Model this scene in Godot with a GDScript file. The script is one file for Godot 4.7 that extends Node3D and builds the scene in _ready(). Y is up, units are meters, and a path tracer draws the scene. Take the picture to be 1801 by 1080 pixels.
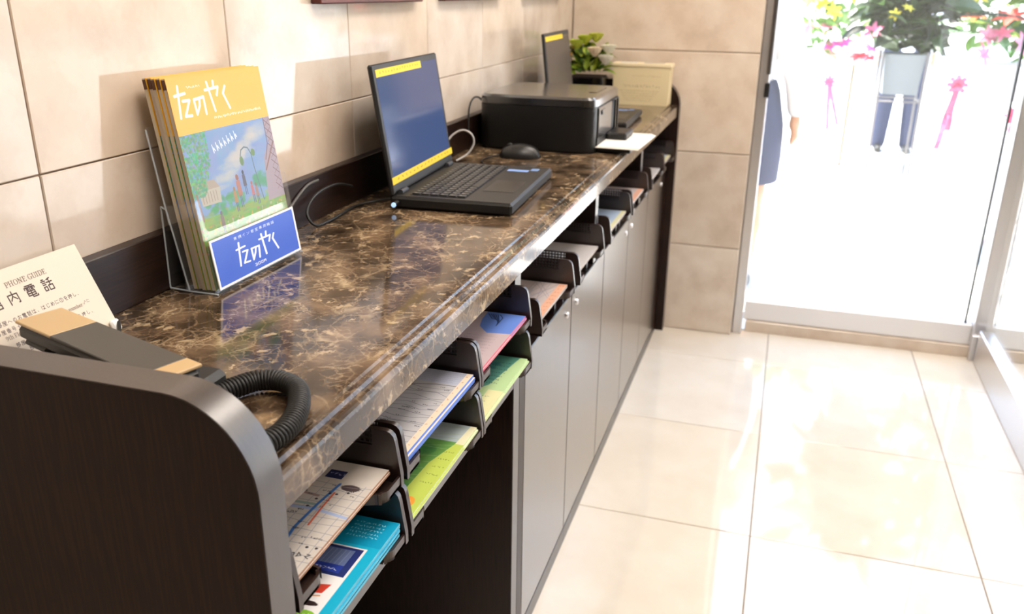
extends Node3D
# ---------------------------------------------------------------- small mesh kit
class MB:
	var v := PackedVector3Array()
	var n := PackedVector3Array()
	var u := PackedVector2Array()
	var c := PackedColorArray()
	var tint := Color.WHITE
	var xf := Transform3D()
	func tri(a: Vector3, b: Vector3, d: Vector3, na: Vector3, nb: Vector3, nd: Vector3, ua := Vector2(), ub := Vector2(), ud := Vector2()) -> void:
		var f := (b - a).cross(d - a)
		if f.dot(na + nb + nd) > 0.0:
			var t := b; b = d; d = t
			var tn := nb; nb = nd; nd = tn
			var tu := ub; ub = ud; ud = tu
		for p in [a, b, d]:
			v.append(xf * p)
		for q in [na, nb, nd]:
			n.append((xf.basis * q).normalized())
		for w in [ua, ub, ud]:
			u.append(w)
		for k in 3:
			c.append(tint)
	func quad(a: Vector3, b: Vector3, d: Vector3, e: Vector3, nn: Vector3, r := Rect2(0, 0, 1, 1)) -> void:
		# a top-left, b top-right, d bottom-right, e bottom-left
		var p := r.position
		var q := r.end
		tri(a, b, d, nn, nn, nn, p, Vector2(q.x, p.y), q)
		tri(a, d, e, nn, nn, nn, p, q, Vector2(p.x, q.y))
	func quadf(a: Vector3, b: Vector3, d: Vector3, e: Vector3, out: Vector3) -> void:
		var f := (b - a).cross(d - a)
		if f.length() < 1e-12:
			f = (d - a).cross(e - a)
		if f.dot(out) < 0.0:
			f = -f
		quad(a, b, d, e, f.normalized())
	func box(ctr: Vector3, s: Vector3, r := 0.0) -> void:
		var h := s * 0.5
		r = minf(r, minf(h.x, minf(h.y, h.z)) * 0.9)
		var ax := [Vector3.RIGHT, Vector3.UP, Vector3.BACK]
		for i in 3:
			var j := (i + 1) % 3
			var k := (i + 2) % 3
			for sg in [-1.0, 1.0]:
				var o: Vector3 = ctr + ax[i] * (h[i] * sg)
				var a: Vector3 = ax[j] * (h[j] - r)
				var b: Vector3 = ax[k] * (h[k] - r)
				quad(o - a + b, o + a + b, o + a - b, o - a - b, ax[i] * sg)
		if r <= 0.0:
			return
		for i in 3:
			var j := (i + 1) % 3
			var k := (i + 2) % 3
			for sj in [-1.0, 1.0]:
				for sk in [-1.0, 1.0]:
					var a: Vector3 = ctr + ax[j] * (h[j] * sj) + ax[k] * ((h[k] - r) * sk)
					var b: Vector3 = ctr + ax[j] * ((h[j] - r) * sj) + ax[k] * (h[k] * sk)
					var w: Vector3 = ax[i] * (h[i] - r)
					var nn: Vector3 = (ax[j] * sj + ax[k] * sk).normalized()
					quad(a - w, a + w, b + w, b - w, nn)
		for sx in [-1.0, 1.0]:
			for sy in [-1.0, 1.0]:
				for sz in [-1.0, 1.0]:
					var sgn := Vector3(sx, sy, sz)
					var p := ctr + Vector3(h.x * sx, (h.y - r) * sy, (h.z - r) * sz)
					var q := ctr + Vector3((h.x - r) * sx, h.y * sy, (h.z - r) * sz)
					var w := ctr + Vector3((h.x - r) * sx, (h.y - r) * sy, h.z * sz)
					tri(p, q, w, sgn, sgn, sgn)
	# polygon in the plane spanned by ex, ey at o, pushed along ez by t
	func prism(poly: PackedVector2Array, o: Vector3, ex: Vector3, ey: Vector3, ez: Vector3, t: float, smooth := false, inset := 0.0) -> void:
		var idx := Geometry2D.triangulate_polygon(poly)
		var top := poly
		if inset > 0.0:
			var off := Geometry2D.offset_polygon(poly, -inset)
			if off.size() > 0 and off[0].size() == poly.size():
				top = off[0]
		for side in 2:
			var zo := ez * (t * side)
			var nn := ez * (1.0 if side == 1 else -1.0)
			for i in range(0, idx.size(), 3):
				var q := []
				for k in 3:
					var p := poly[idx[i + k]]
					q.append(o + ex * p.x + ey * p.y + zo)
				tri(q[0], q[1], q[2], nn, nn, nn)
		var m := poly.size()
		var area := 0.0
		for i in m:
			var a := poly[i]
			var b := poly[(i + 1) % m]
			area += a.x * b.y - b.x * a.y
		var sg := 1.0 if area > 0.0 else -1.0
		var len := 0.0
		for i in m:
			var a := poly[i]
			var b := poly[(i + 1) % m]
			var d := b - a
			if d.length() < 1e-9:
				continue
			var fn := Vector2(d.y, -d.x).normalized() * sg
			var na := fn
			var nb := fn
			if smooth:
				var pd := a - poly[(i + m - 1) % m]
				var nd := poly[(i + 2) % m] - b
				var pn := Vector2(pd.y, -pd.x).normalized() * sg
				var qn := Vector2(nd.y, -nd.x).normalized() * sg
				if pn.dot(fn) > 0.7:
					na = (pn + fn).normalized()
				if qn.dot(fn) > 0.7:
					nb = (qn + fn).normalized()
			var A := o + ex * a.x + ey * a.y
			var B := o + ex * b.x + ey * b.y
			var NA := ex * na.x + ey * na.y
			var NB := ex * nb.x + ey * nb.y
			var l2 := len + d.length()
			tri(A, B, B + ez * t, NA, NB, NB, Vector2(len, 0), Vector2(l2, 0), Vector2(l2, t))
			tri(A, B + ez * t, A + ez * t, NA, NB, NA, Vector2(len, 0), Vector2(l2, t), Vector2(len, t))
			len = l2
	func tube(pts: Array, rad: float, seg := 8, r_end := -1.0) -> void:
		var m := pts.size()
		var up := Vector3.UP
		var t0: Vector3 = (pts[1] - pts[0]).normalized()
		if absf(t0.dot(up)) > 0.9:
			up = Vector3.RIGHT
		var e := t0.cross(up).normalized()
		var rings := []
		for i in m:
			var t: Vector3 = (pts[mini(i + 1, m - 1)] - pts[maxi(i - 1, 0)]).normalized()
			e = (e - t * e.dot(t)).normalized()
			var f := t.cross(e)
			var r := rad if r_end < 0.0 else lerpf(rad, r_end, float(i) / (m - 1))
			var ring := []
			for k in seg:
				var a := TAU * k / seg
				var d := e * cos(a) + f * sin(a)
				ring.append([pts[i] + d * r, d])
			rings.append(ring)
		for i in m - 1:
			for k in seg:
				var a = rings[i][k]
				var b = rings[i][(k + 1) % seg]
				var cc = rings[i + 1][(k + 1) % seg]
				var d = rings[i + 1][k]
				tri(a[0], b[0], cc[0], a[1], b[1], cc[1])
				tri(a[0], cc[0], d[0], a[1], cc[1], d[1])
		for en in [0, m - 1]:
			var nn: Vector3 = (pts[0] - pts[1]).normalized() if en == 0 else (pts[m - 1] - pts[m - 2]).normalized()
			for k in seg:
				tri(pts[en], rings[en][k][0], rings[en][(k + 1) % seg][0], nn, nn, nn)
	func lathe(prof: Array, seg := 24, ctr := Vector3.ZERO) -> void:
		var m := prof.size()
		var nr := []
		for i in m:
			var d: Vector2 = prof[mini(i + 1, m - 1)] - prof[maxi(i - 1, 0)]
			nr.append(Vector2(d.y, -d.x).normalized())
		for i in m - 1:
			for k in seg:
				var a := TAU * k / seg
				var b := TAU * (k + 1) / seg
				var q := []
				for w in [[i, a], [i, b], [i + 1, b], [i + 1, a]]:
					var p: Vector2 = prof[w[0]]
					var x: Vector2 = nr[w[0]]
					q.append([ctr + Vector3(p.x * cos(w[1]), p.y, p.x * sin(w[1])), Vector3(x.x * cos(w[1]), x.y, x.x * sin(w[1]))])
				tri(q[0][0], q[1][0], q[2][0], q[0][1], q[1][1], q[2][1])
				tri(q[0][0], q[2][0], q[3][0], q[0][1], q[2][1], q[3][1])
	func done() -> ArrayMesh:
		var m := ArrayMesh.new()
		add_to(m)
		return m
	func add_to(m: ArrayMesh) -> void:
		var a := []
		a.resize(Mesh.ARRAY_MAX)
		a[Mesh.ARRAY_VERTEX] = v
		a[Mesh.ARRAY_NORMAL] = n
		a[Mesh.ARRAY_TEX_UV] = u
		a[Mesh.ARRAY_COLOR] = c
		m.add_surface_from_arrays(Mesh.PRIMITIVE_TRIANGLES, a)

var M := {}
var used := {}
var rng := RandomNumberGenerator.new()

func numbered(called: String) -> String:
	var k: int = used.get(called, 0)
	used[called] = k + 1
	return called if k == 0 else "%s_%03d" % [called, k]

func tag(o: Node, label: String, category := "", group := "", kind := "") -> Node:
	if label: o.set_meta("label", label)
	if category: o.set_meta("category", category)
	if group: o.set_meta("group", group)
	if kind: o.set_meta("kind", kind)
	return o

func thing(called: String, label: String, category: String, at := Vector3.ZERO, turn := 0.0, group := "") -> Node3D:
	var o := Node3D.new()
	o.name = numbered(called)
	add_child(o)
	o.position = at
	o.rotation.y = turn
	tag(o, label, category, group)
	return o

func part(parent: Node, called: String, mesh: Mesh, m, at := Vector3.ZERO, rot := Vector3.ZERO) -> MeshInstance3D:
	var o := MeshInstance3D.new()
	o.name = called
	o.mesh = mesh
	if m is Array:
		for i in m.size():
			o.set_surface_override_material(i, m[i])
	else:
		o.material_override = m
	parent.add_child(o, true)
	o.position = at
	o.rotation = rot
	return o

func solo(called: String, label: String, category: String, mesh: Mesh, m, at := Vector3.ZERO, rot := Vector3.ZERO, group := "") -> MeshInstance3D:
	var o := part(self, numbered(called), mesh, m, at, rot)
	tag(o, label, category, group)
	return o

func struct(called: String, mesh: Mesh, m, label := "", parent: Node = self) -> Node3D:
	var o := part(parent, called, mesh, m) if mesh else Node3D.new()
	if not mesh:
		o.name = called
		parent.add_child(o)
	if parent == self:
		o.set_meta("kind", "structure")
		if label: o.set_meta("label", label)
	return o

func mat(col: Color, rough := 0.6, metal := 0.0) -> StandardMaterial3D:
	var m := StandardMaterial3D.new()
	m.albedo_color = col
	m.roughness = rough
	m.metallic = metal
	return m

func bx(ctr: Vector3, s: Vector3, r := 0.0) -> ArrayMesh:
	var b := MB.new()
	b.box(ctr, s, r)
	return b.done()

func lin(a: Vector3, b: Vector3, m: MB, s: float) -> void:
	m.tube([a, b], s, 6)

func curve(pts: Array, per := 8) -> Array:
	var o := []
	var m := pts.size()
	for i in m - 1:
		var p0 = pts[maxi(i - 1, 0)]
		var p1 = pts[i]
		var p2 = pts[i + 1]
		var p3 = pts[mini(i + 2, m - 1)]
		for k in per:
			o.append(p1.cubic_interpolate(p2, p0, p3, float(k) / per))
	o.append(pts[m - 1])
	return o

func rrect(w: float, h: float, r: float, seg := 5) -> PackedVector2Array:
	var p := PackedVector2Array()
	for q in 4:
		var cx := (w / 2 - r) * (1 if q == 0 or q == 3 else -1)
		var cy := (h / 2 - r) * (1 if q < 2 else -1)
		for k in seg + 1:
			var a := PI / 2 * (q + float(k) / seg)
			p.append(Vector2(cx + r * cos(a), cy + r * sin(a)))
	return p

# ---------------------------------------------------------------- pictures
func canvas(w: int, h: int, col: Color) -> Image:
	var im := Image.create(w, h, false, Image.FORMAT_RGB8)
	im.fill(col)
	return im

func stroke(im: Image, pts: Array, wd: float, col: Color) -> void:
	# pts: flat list x, y, x, y ... in pixels
	var r := wd * 0.5
	for i in range(0, pts.size() - 2, 2):
		var a := Vector2(pts[i], pts[i + 1])
		var b := Vector2(pts[i + 2], pts[i + 3])
		var lo := Vector2(minf(a.x, b.x), minf(a.y, b.y)) - Vector2.ONE * (r + 1)
		var hi := Vector2(maxf(a.x, b.x), maxf(a.y, b.y)) + Vector2.ONE * (r + 1)
		for y in range(maxi(0, int(lo.y)), mini(im.get_height() - 1, int(hi.y)) + 1):
			for x in range(maxi(0, int(lo.x)), mini(im.get_width() - 1, int(hi.x)) + 1):
				var p := Vector2(x + 0.5, y + 0.5)
				var d := p.distance_to(Geometry2D.get_closest_point_to_segment(p, a, b)) - r
				if d < 0.5:
					im.set_pixel(x, y, im.get_pixel(x, y).lerp(col, clampf(0.5 - d, 0, 1) * col.a))

func blot(im: Image, cx: float, cy: float, rx: float, ry: float, col: Color, ragged := 0.0) -> void:
	for y in range(maxi(0, int(cy - ry * 1.5)), mini(im.get_height() - 1, int(cy + ry * 1.5)) + 1):
		for x in range(maxi(0, int(cx - rx * 1.5)), mini(im.get_width() - 1, int(cx + rx * 1.5)) + 1):
			var d := Vector2((x - cx) / rx, (y - cy) / ry).length()
			d += rng.randf_range(-ragged, ragged)
			if d < 1.0:
				im.set_pixel(x, y, im.get_pixel(x, y).lerp(col, col.a))

func poly_fill(im: Image, pts: Array, col: Color) -> void:
	var p := PackedVector2Array()
	var lo := Vector2(1e9, 1e9)
	var hi := Vector2(-1e9, -1e9)
	for i in range(0, pts.size(), 2):
		var q := Vector2(pts[i], pts[i + 1])
		p.append(q)
		lo = lo.min(q)
		hi = hi.max(q)
	for y in range(maxi(0, int(lo.y)), mini(im.get_height() - 1, int(hi.y)) + 1):
		for x in range(maxi(0, int(lo.x)), mini(im.get_width() - 1, int(hi.x)) + 1):
			if Geometry2D.is_point_in_polygon(Vector2(x + 0.5, y + 0.5), p):
				im.set_pixel(x, y, im.get_pixel(x, y).lerp(col, col.a))

# strokes of each character in a 100 x 100 cell
var GL := {
	"kan": [[20, 5, 5, 25], [20, 5, 38, 22], [12, 28, 32, 28, 32, 55, 12, 55, 12, 95, 38, 88], [12, 42, 32, 42], [24, 62, 40, 90], [50, 15, 50, 28], [50, 18, 95, 18, 95, 28], [72, 5, 72, 18], [58, 32, 58, 95], [58, 34, 88, 34, 88, 56, 58, 56], [58, 68, 90, 68, 90, 94, 58, 94]],
	"nai": [[12, 28, 12, 96], [12, 28, 88, 28, 88, 92, 78, 94], [50, 6, 50, 40, 26, 70], [50, 42, 76, 68]],
	"den": [[18, 8, 82, 8], [8, 20, 8, 34], [8, 20, 92, 20, 92, 34], [50, 8, 50, 42], [22, 29, 38, 29], [22, 39, 38, 39], [62, 29, 78, 29], [62, 39, 78, 39], [18, 50, 82, 50, 82, 82, 18, 82, 18, 50], [18, 66, 82, 66], [50, 44, 50, 96, 94, 96, 94, 86]],
	"wa": [[8, 20, 42, 20], [14, 34, 38, 34], [14, 48, 38, 48], [16, 8, 32, 8], [14, 64, 38, 64, 38, 92, 14, 92, 14, 64], [88, 6, 58, 16], [50, 34, 96, 34], [73, 12, 73, 58], [56, 58, 92, 58, 92, 94, 56, 94, 56, 58]],
	"bu": [[30, 5, 30, 16], [8, 18, 54, 18], [20, 24, 24, 38], [44, 24, 38, 38], [6, 42, 56, 42], [14, 56, 48, 56, 48, 92, 14, 92, 14, 56], [66, 10, 66, 98], [66, 10, 90, 10, 78, 44, 92, 66, 70, 74]],
	"ya_room": [[14, 10, 90, 10, 90, 28, 14, 28], [14, 10, 14, 60, 4, 96], [24, 42, 92, 42], [54, 42, 36, 58, 84, 56], [30, 74, 86, 74], [58, 62, 58, 94], [22, 94, 96, 94]],
	"he": [[8, 62, 36, 34, 92, 74]],
	"no": [[54, 20, 40, 66, 22, 82, 12, 58, 30, 28, 60, 20, 86, 40, 82, 72, 56, 90]],
	"o": [[12, 28, 62, 26], [36, 8, 36, 82, 18, 88, 14, 74, 40, 54, 74, 52, 82, 72, 60, 90], [74, 16, 90, 32]],
	"ha": [[16, 10, 10, 50, 18, 92], [36, 32, 94, 30], [70, 8, 70, 84, 46, 90, 42, 74, 64, 70, 94, 88]],
	"ji": [[30, 8, 28, 74, 48, 92, 84, 70], [60, 12, 68, 26], [78, 8, 86, 22]],
	"me": [[22, 16, 48, 84], [66, 10, 46, 66, 20, 86, 14, 62, 40, 34, 76, 34, 90, 60, 66, 92]],
	"ni": [[16, 10, 10, 50, 18, 92], [42, 24, 88, 22], [40, 62, 50, 84, 92, 82]],
	"wo": [[16, 20, 76, 16], [48, 4, 24, 50, 56, 42, 58, 66], [88, 36, 40, 64, 44, 90, 86, 90]],
	"osu": [[6, 28, 40, 26], [24, 6, 24, 88, 12, 84], [6, 64, 40, 50], [50, 12, 92, 12, 92, 54, 50, 54, 50, 12], [50, 33, 92, 33], [71, 12, 71, 96]],
	"shi": [[30, 8, 28, 74, 48, 92, 86, 68]],
	"ten": [[18, 72, 34, 90]],
	"one": [[50, 4, 84, 18, 96, 50, 84, 82, 50, 96, 16, 82, 4, 50, 16, 18, 50, 4], [40, 34, 54, 26, 54, 76]],
	"ban": [[80, 4, 22, 14], [8, 30, 92, 30], [50, 12, 50, 52], [46, 32, 10, 54], [54, 32, 90, 54], [20, 58, 80, 58, 80, 96, 20, 96, 20, 58], [20, 77, 80, 77], [50, 58, 50, 96]],
	"gou": [[26, 8, 74, 8, 74, 34, 26, 34, 26, 8], [8, 50, 92, 50], [34, 50, 30, 68, 78, 68, 70, 94, 58, 92]],
	"plus": [[50, 20, 50, 80], [20, 50, 80, 50]],
	"tou": [[8, 18, 92, 18], [50, 4, 50, 98], [22, 32, 78, 32, 78, 62, 22, 62, 22, 32], [22, 47, 78, 47], [46, 64, 8, 92], [54, 64, 92, 92]],
	"you": [[4, 30, 38, 30], [21, 6, 21, 98], [20, 34, 6, 64], [44, 18, 96, 18], [58, 6, 58, 30], [82, 6, 82, 30], [42, 34, 98, 34], [48, 44, 92, 44, 92, 76, 48, 76, 48, 44], [48, 60, 92, 60], [70, 34, 70, 76], [58, 80, 44, 96], [82, 80, 96, 96]],
	"i": [[78, 8, 14, 56], [52, 34, 52, 96]],
	"n": [[14, 18, 34, 34], [14, 88, 60, 68, 88, 26]],
	"kyaku": [[50, 3, 50, 14], [10, 28, 10, 16, 90, 16, 90, 28], [40, 24, 16, 50], [34, 34, 68, 34, 8, 66], [36, 40, 92, 66], [28, 68, 72, 68, 72, 96, 28, 96, 28, 68]],
	"shitsu": [[50, 3, 50, 14], [10, 28, 10, 16, 90, 16, 90, 28], [20, 34, 80, 34], [48, 34, 28, 54, 76, 52], [22, 72, 78, 72], [50, 58, 50, 94], [8, 95, 92, 95]],
	"sen": [[14, 12, 86, 12], [50, 2, 50, 54], [22, 24, 78, 24, 78, 52, 22, 52, 22, 24], [22, 38, 78, 38], [6, 66, 94, 66], [66, 54, 66, 94, 54, 92], [26, 74, 36, 86]],
	"you_use": [[20, 10, 20, 60, 8, 96], [20, 10, 88, 10, 88, 94, 78, 94], [20, 36, 88, 36], [20, 62, 88, 62], [54, 10, 54, 94]],
	"zatsu": [[6, 18, 44, 18, 40, 36], [24, 4, 8, 40], [4, 54, 48, 54], [26, 40, 26, 96], [20, 60, 6, 82], [32, 60, 46, 80], [64, 4, 52, 34], [60, 24, 60, 98], [60, 24, 96, 24], [60, 48, 92, 48], [60, 70, 92, 70], [60, 94, 98, 94], [78, 24, 78, 94]],
	"shi_mag": [[8, 20, 42, 20], [14, 34, 38, 34], [14, 48, 38, 48], [14, 64, 38, 64, 38, 92, 14, 92, 14, 64], [50, 20, 96, 20], [73, 4, 73, 44], [54, 44, 92, 44], [50, 66, 46, 88], [60, 58, 64, 92, 86, 92, 88, 78], [72, 56, 76, 70], [88, 60, 96, 76]],
	"yen": [[12, 12, 88, 12, 88, 94], [12, 12, 12, 96], [50, 12, 50, 52], [12, 52, 88, 52]],
	"3": [[18, 8, 80, 8, 82, 48, 34, 48, 82, 48, 82, 92, 18, 92]],
	"0": [[20, 8, 80, 8, 80, 92, 20, 92, 20, 8]],
}

func write(im: Image, chars: Array, x: float, y: float, size: float, pitch: float, wd: float, col: Color) -> void:
	for ch in chars:
		if GL.has(ch):
			for s in GL[ch]:
				var q := []
				for i in range(0, s.size(), 2):
					q.append(x + s[i] * size / 100.0)
					q.append(y + s[i + 1] * size / 100.0)
				stroke(im, q, wd, col)
		x += pitch

func scribble(im: Image, x: float, y: float, w: float, h: float, wd: float, col: Color) -> void:
	# a row of tiny print, too small to read
	var p := x
	while p < x + w:
		var q := []
		for k in 5:
			q.append(p + rng.randf() * h * 0.8)
			q.append(y + rng.randf() * h)
		stroke(im, q, wd, col)
		p += h * 1.05

func tex(im: Image) -> ImageTexture:
	return ImageTexture.create_from_image(im)

func printed(im: Image, rough := 0.5) -> StandardMaterial3D:
	var m := mat(Color.WHITE, rough)
	m.albedo_texture = tex(im)
	m.texture_repeat = false
	return m

func fnl(kind: int, freq: float, sd: int, oct := 4) -> FastNoiseLite:
	var f := FastNoiseLite.new()
	f.noise_type = kind
	f.frequency = freq
	f.seed = sd
	f.fractal_octaves = oct
	return f

func ramp(cols: Array, offs: Array) -> Gradient:
	var g := Gradient.new()
	g.colors = PackedColorArray(cols)
	g.offsets = PackedFloat32Array(offs)
	return g

func noise_tex(f: FastNoiseLite, g: Gradient, size := 512) -> NoiseTexture2D:
	var t := NoiseTexture2D.new()
	t.width = size
	t.height = size
	t.seamless = true
	t.noise = f
	if g: t.color_ramp = g
	return t

func tri_mat(col: Color, t: Texture2D, scale: Vector3, rough: float, off := Vector3.ZERO) -> StandardMaterial3D:
	var m := mat(col, rough)
	m.albedo_texture = t
	m.uv1_triplanar = true
	m.uv1_world_triplanar = true
	m.uv1_scale = scale
	m.uv1_offset = off
	return m

func marble_image() -> Image:
	var w := 768
	var h := 1536
	var web := fnl(FastNoiseLite.TYPE_CELLULAR, 0.021, 11, 1)
	web.fractal_type = FastNoiseLite.FRACTAL_NONE
	web.cellular_return_type = FastNoiseLite.RETURN_DISTANCE2_SUB
	web.cellular_jitter = 1.0
	web.domain_warp_enabled = true
	web.domain_warp_amplitude = 26.0
	web.domain_warp_frequency = 0.013
	web.domain_warp_fractal_octaves = 4
	var big := fnl(FastNoiseLite.TYPE_CELLULAR, 0.0075, 5, 1)
	big.fractal_type = FastNoiseLite.FRACTAL_NONE
	big.cellular_return_type = FastNoiseLite.RETURN_DISTANCE2_SUB
	big.domain_warp_enabled = true
	big.domain_warp_amplitude = 60.0
	big.domain_warp_frequency = 0.011
	big.domain_warp_fractal_octaves = 5
	var fine := fnl(FastNoiseLite.TYPE_CELLULAR, 0.06, 3, 1)
	fine.fractal_type = FastNoiseLite.FRACTAL_NONE
	fine.cellular_return_type = FastNoiseLite.RETURN_DISTANCE2_SUB
	fine.domain_warp_enabled = true
	fine.domain_warp_amplitude = 14.0
	fine.domain_warp_frequency = 0.03
	var tone := fnl(FastNoiseLite.TYPE_SIMPLEX_SMOOTH, 0.008, 21, 5)
	var mask := fnl(FastNoiseLite.TYPE_SIMPLEX_SMOOTH, 0.009, 8, 3)
	var fleck := fnl(FastNoiseLite.TYPE_SIMPLEX_SMOOTH, 0.022, 77, 3)
	fleck.domain_warp_enabled = true
	fleck.domain_warp_amplitude = 34.0
	fleck.domain_warp_frequency = 0.02
	fleck.domain_warp_fractal_octaves = 4
	var a := web.get_seamless_image(w, h).get_data()
	var b := big.get_seamless_image(w, h).get_data()
	var f := fine.get_seamless_image(w, h).get_data()
	var t := tone.get_seamless_image(w, h).get_data()
	var k := mask.get_seamless_image(w, h).get_data()
	var out := PackedByteArray()
	out.resize(w * h * 3)
	var fk := fleck.get_seamless_image(w, h).get_data()
	for i in w * h:
		var tn := t[i] / 255.0
		var mk := k[i] / 255.0
		tn = clampf((tn - 0.18) * 1.5, 0.0, 1.0)
		# dark chocolate ground, mid brown clouds
		var r := 0.165 + 0.32 * tn
		var g := 0.122 + 0.275 * tn
		var bl := 0.088 + 0.215 * tn
		var e := a[i] / 255.0
		var th := 0.05 + 0.16 * maxf(0.0, mk - 0.40)
		var s := 0.0
		if e < th:
			s = (1.0 - e / th) * (0.30 + 0.45 * mk)
		var e2 := b[i] / 255.0
		var t2 := 0.015 + 0.09 * maxf(0.0, mk - 0.35)
		if e2 < t2:
			s = maxf(s, (1.0 - e2 / t2) * (0.4 + 0.6 * tn))
		var e3 := f[i] / 255.0
		if e3 < 0.16:
			s = maxf(s, (1.0 - e3 / 0.16) * clampf(mk - 0.22, 0.06, 0.5))
		var e4 := fk[i] / 255.0
		if e4 > 0.71:
			s = maxf(s, minf((e4 - 0.71) * 7.0, 0.8))
		s = clampf(s, 0.0, 1.0)
		r += (0.76 - r) * s
		g += (0.675 - g) * s
		bl += (0.54 - bl) * s
		out[i * 3] = int(r * 255.0)
		out[i * 3 + 1] = int(g * 255.0)
		out[i * 3 + 2] = int(bl * 255.0)
	return Image.create_from_data(w, h, false, Image.FORMAT_RGB8, out)

const T := 0.887          # counter top
const WX := -0.794        # face of the tiled wall behind the counter
const EZ := -3.264        # face of the tiled end wall
const FZ := -3.34         # glass front

func _ready() -> void:
	rng.seed = 7
	set_view()
	make_materials()
	build_room()
	build_counter()
	build_trays()
	build_phone()
	build_magazines()
	build_laptops()
	build_printer()
	build_box_and_flowers()
	build_pictures()
	build_outside()

func set_view() -> void:
	var cam := Camera3D.new()
	cam.name = "camera"
	add_child(cam)
	cam.rotation_order = EULER_ORDER_YXZ
	cam.position = Vector3(0, 1.278, 0)
	cam.rotation = Vector3(-0.356006548, 0.302020585, 0.0113730109)
	var ph := CameraAttributesPhysical.new()
	ph.frustum_focal_length = 33.51
	ph.frustum_focus_distance = 1.1
	ph.exposure_aperture = 7.0
	ph.frustum_near = 0.02
	ph.frustum_far = 200.0
	cam.attributes = ph
	cam.fov = 39.4058
	cam.near = 0.02
	cam.far = 200.0
	cam.current = true
	var we := WorldEnvironment.new()
	we.name = "world_environment"
	var env := Environment.new()
	env.tonemap_mode = Environment.TONE_MAPPER_LINEAR
	env.tonemap_exposure = 1.0
	env.background_mode = Environment.BG_SKY
	env.sdfgi_enabled = true
	env.ssao_enabled = true
	env.ssil_enabled = true
	var sky := Sky.new()
	var sm := ProceduralSkyMaterial.new()
	sm.sky_top_color = Color(0.72, 0.82, 0.95)
	sm.sky_horizon_color = Color(0.97, 0.98, 1.0)
	sm.ground_horizon_color = Color(0.9, 0.9, 0.9)
	sm.ground_bottom_color = Color(0.8, 0.8, 0.8)
	sm.sky_curve = 0.12
	sm.energy_multiplier = 6.0
	sky.sky_material = sm
	env.sky = sky
	we.environment = env
	add_child(we)
	var sun := DirectionalLight3D.new()
	sun.name = "sun"
	sun.light_color = Color(1.0, 0.97, 0.92)
	sun.light_energy = 9.0
	sun.light_angular_distance = 0.6
	sun.shadow_enabled = true
	sun.sky_mode = DirectionalLight3D.SKY_MODE_LIGHT_ONLY
	add_child(sun)
	sun.look_at_from_position(Vector3(-4, 9, -2.2), Vector3(0, 0, -3.2))

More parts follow.
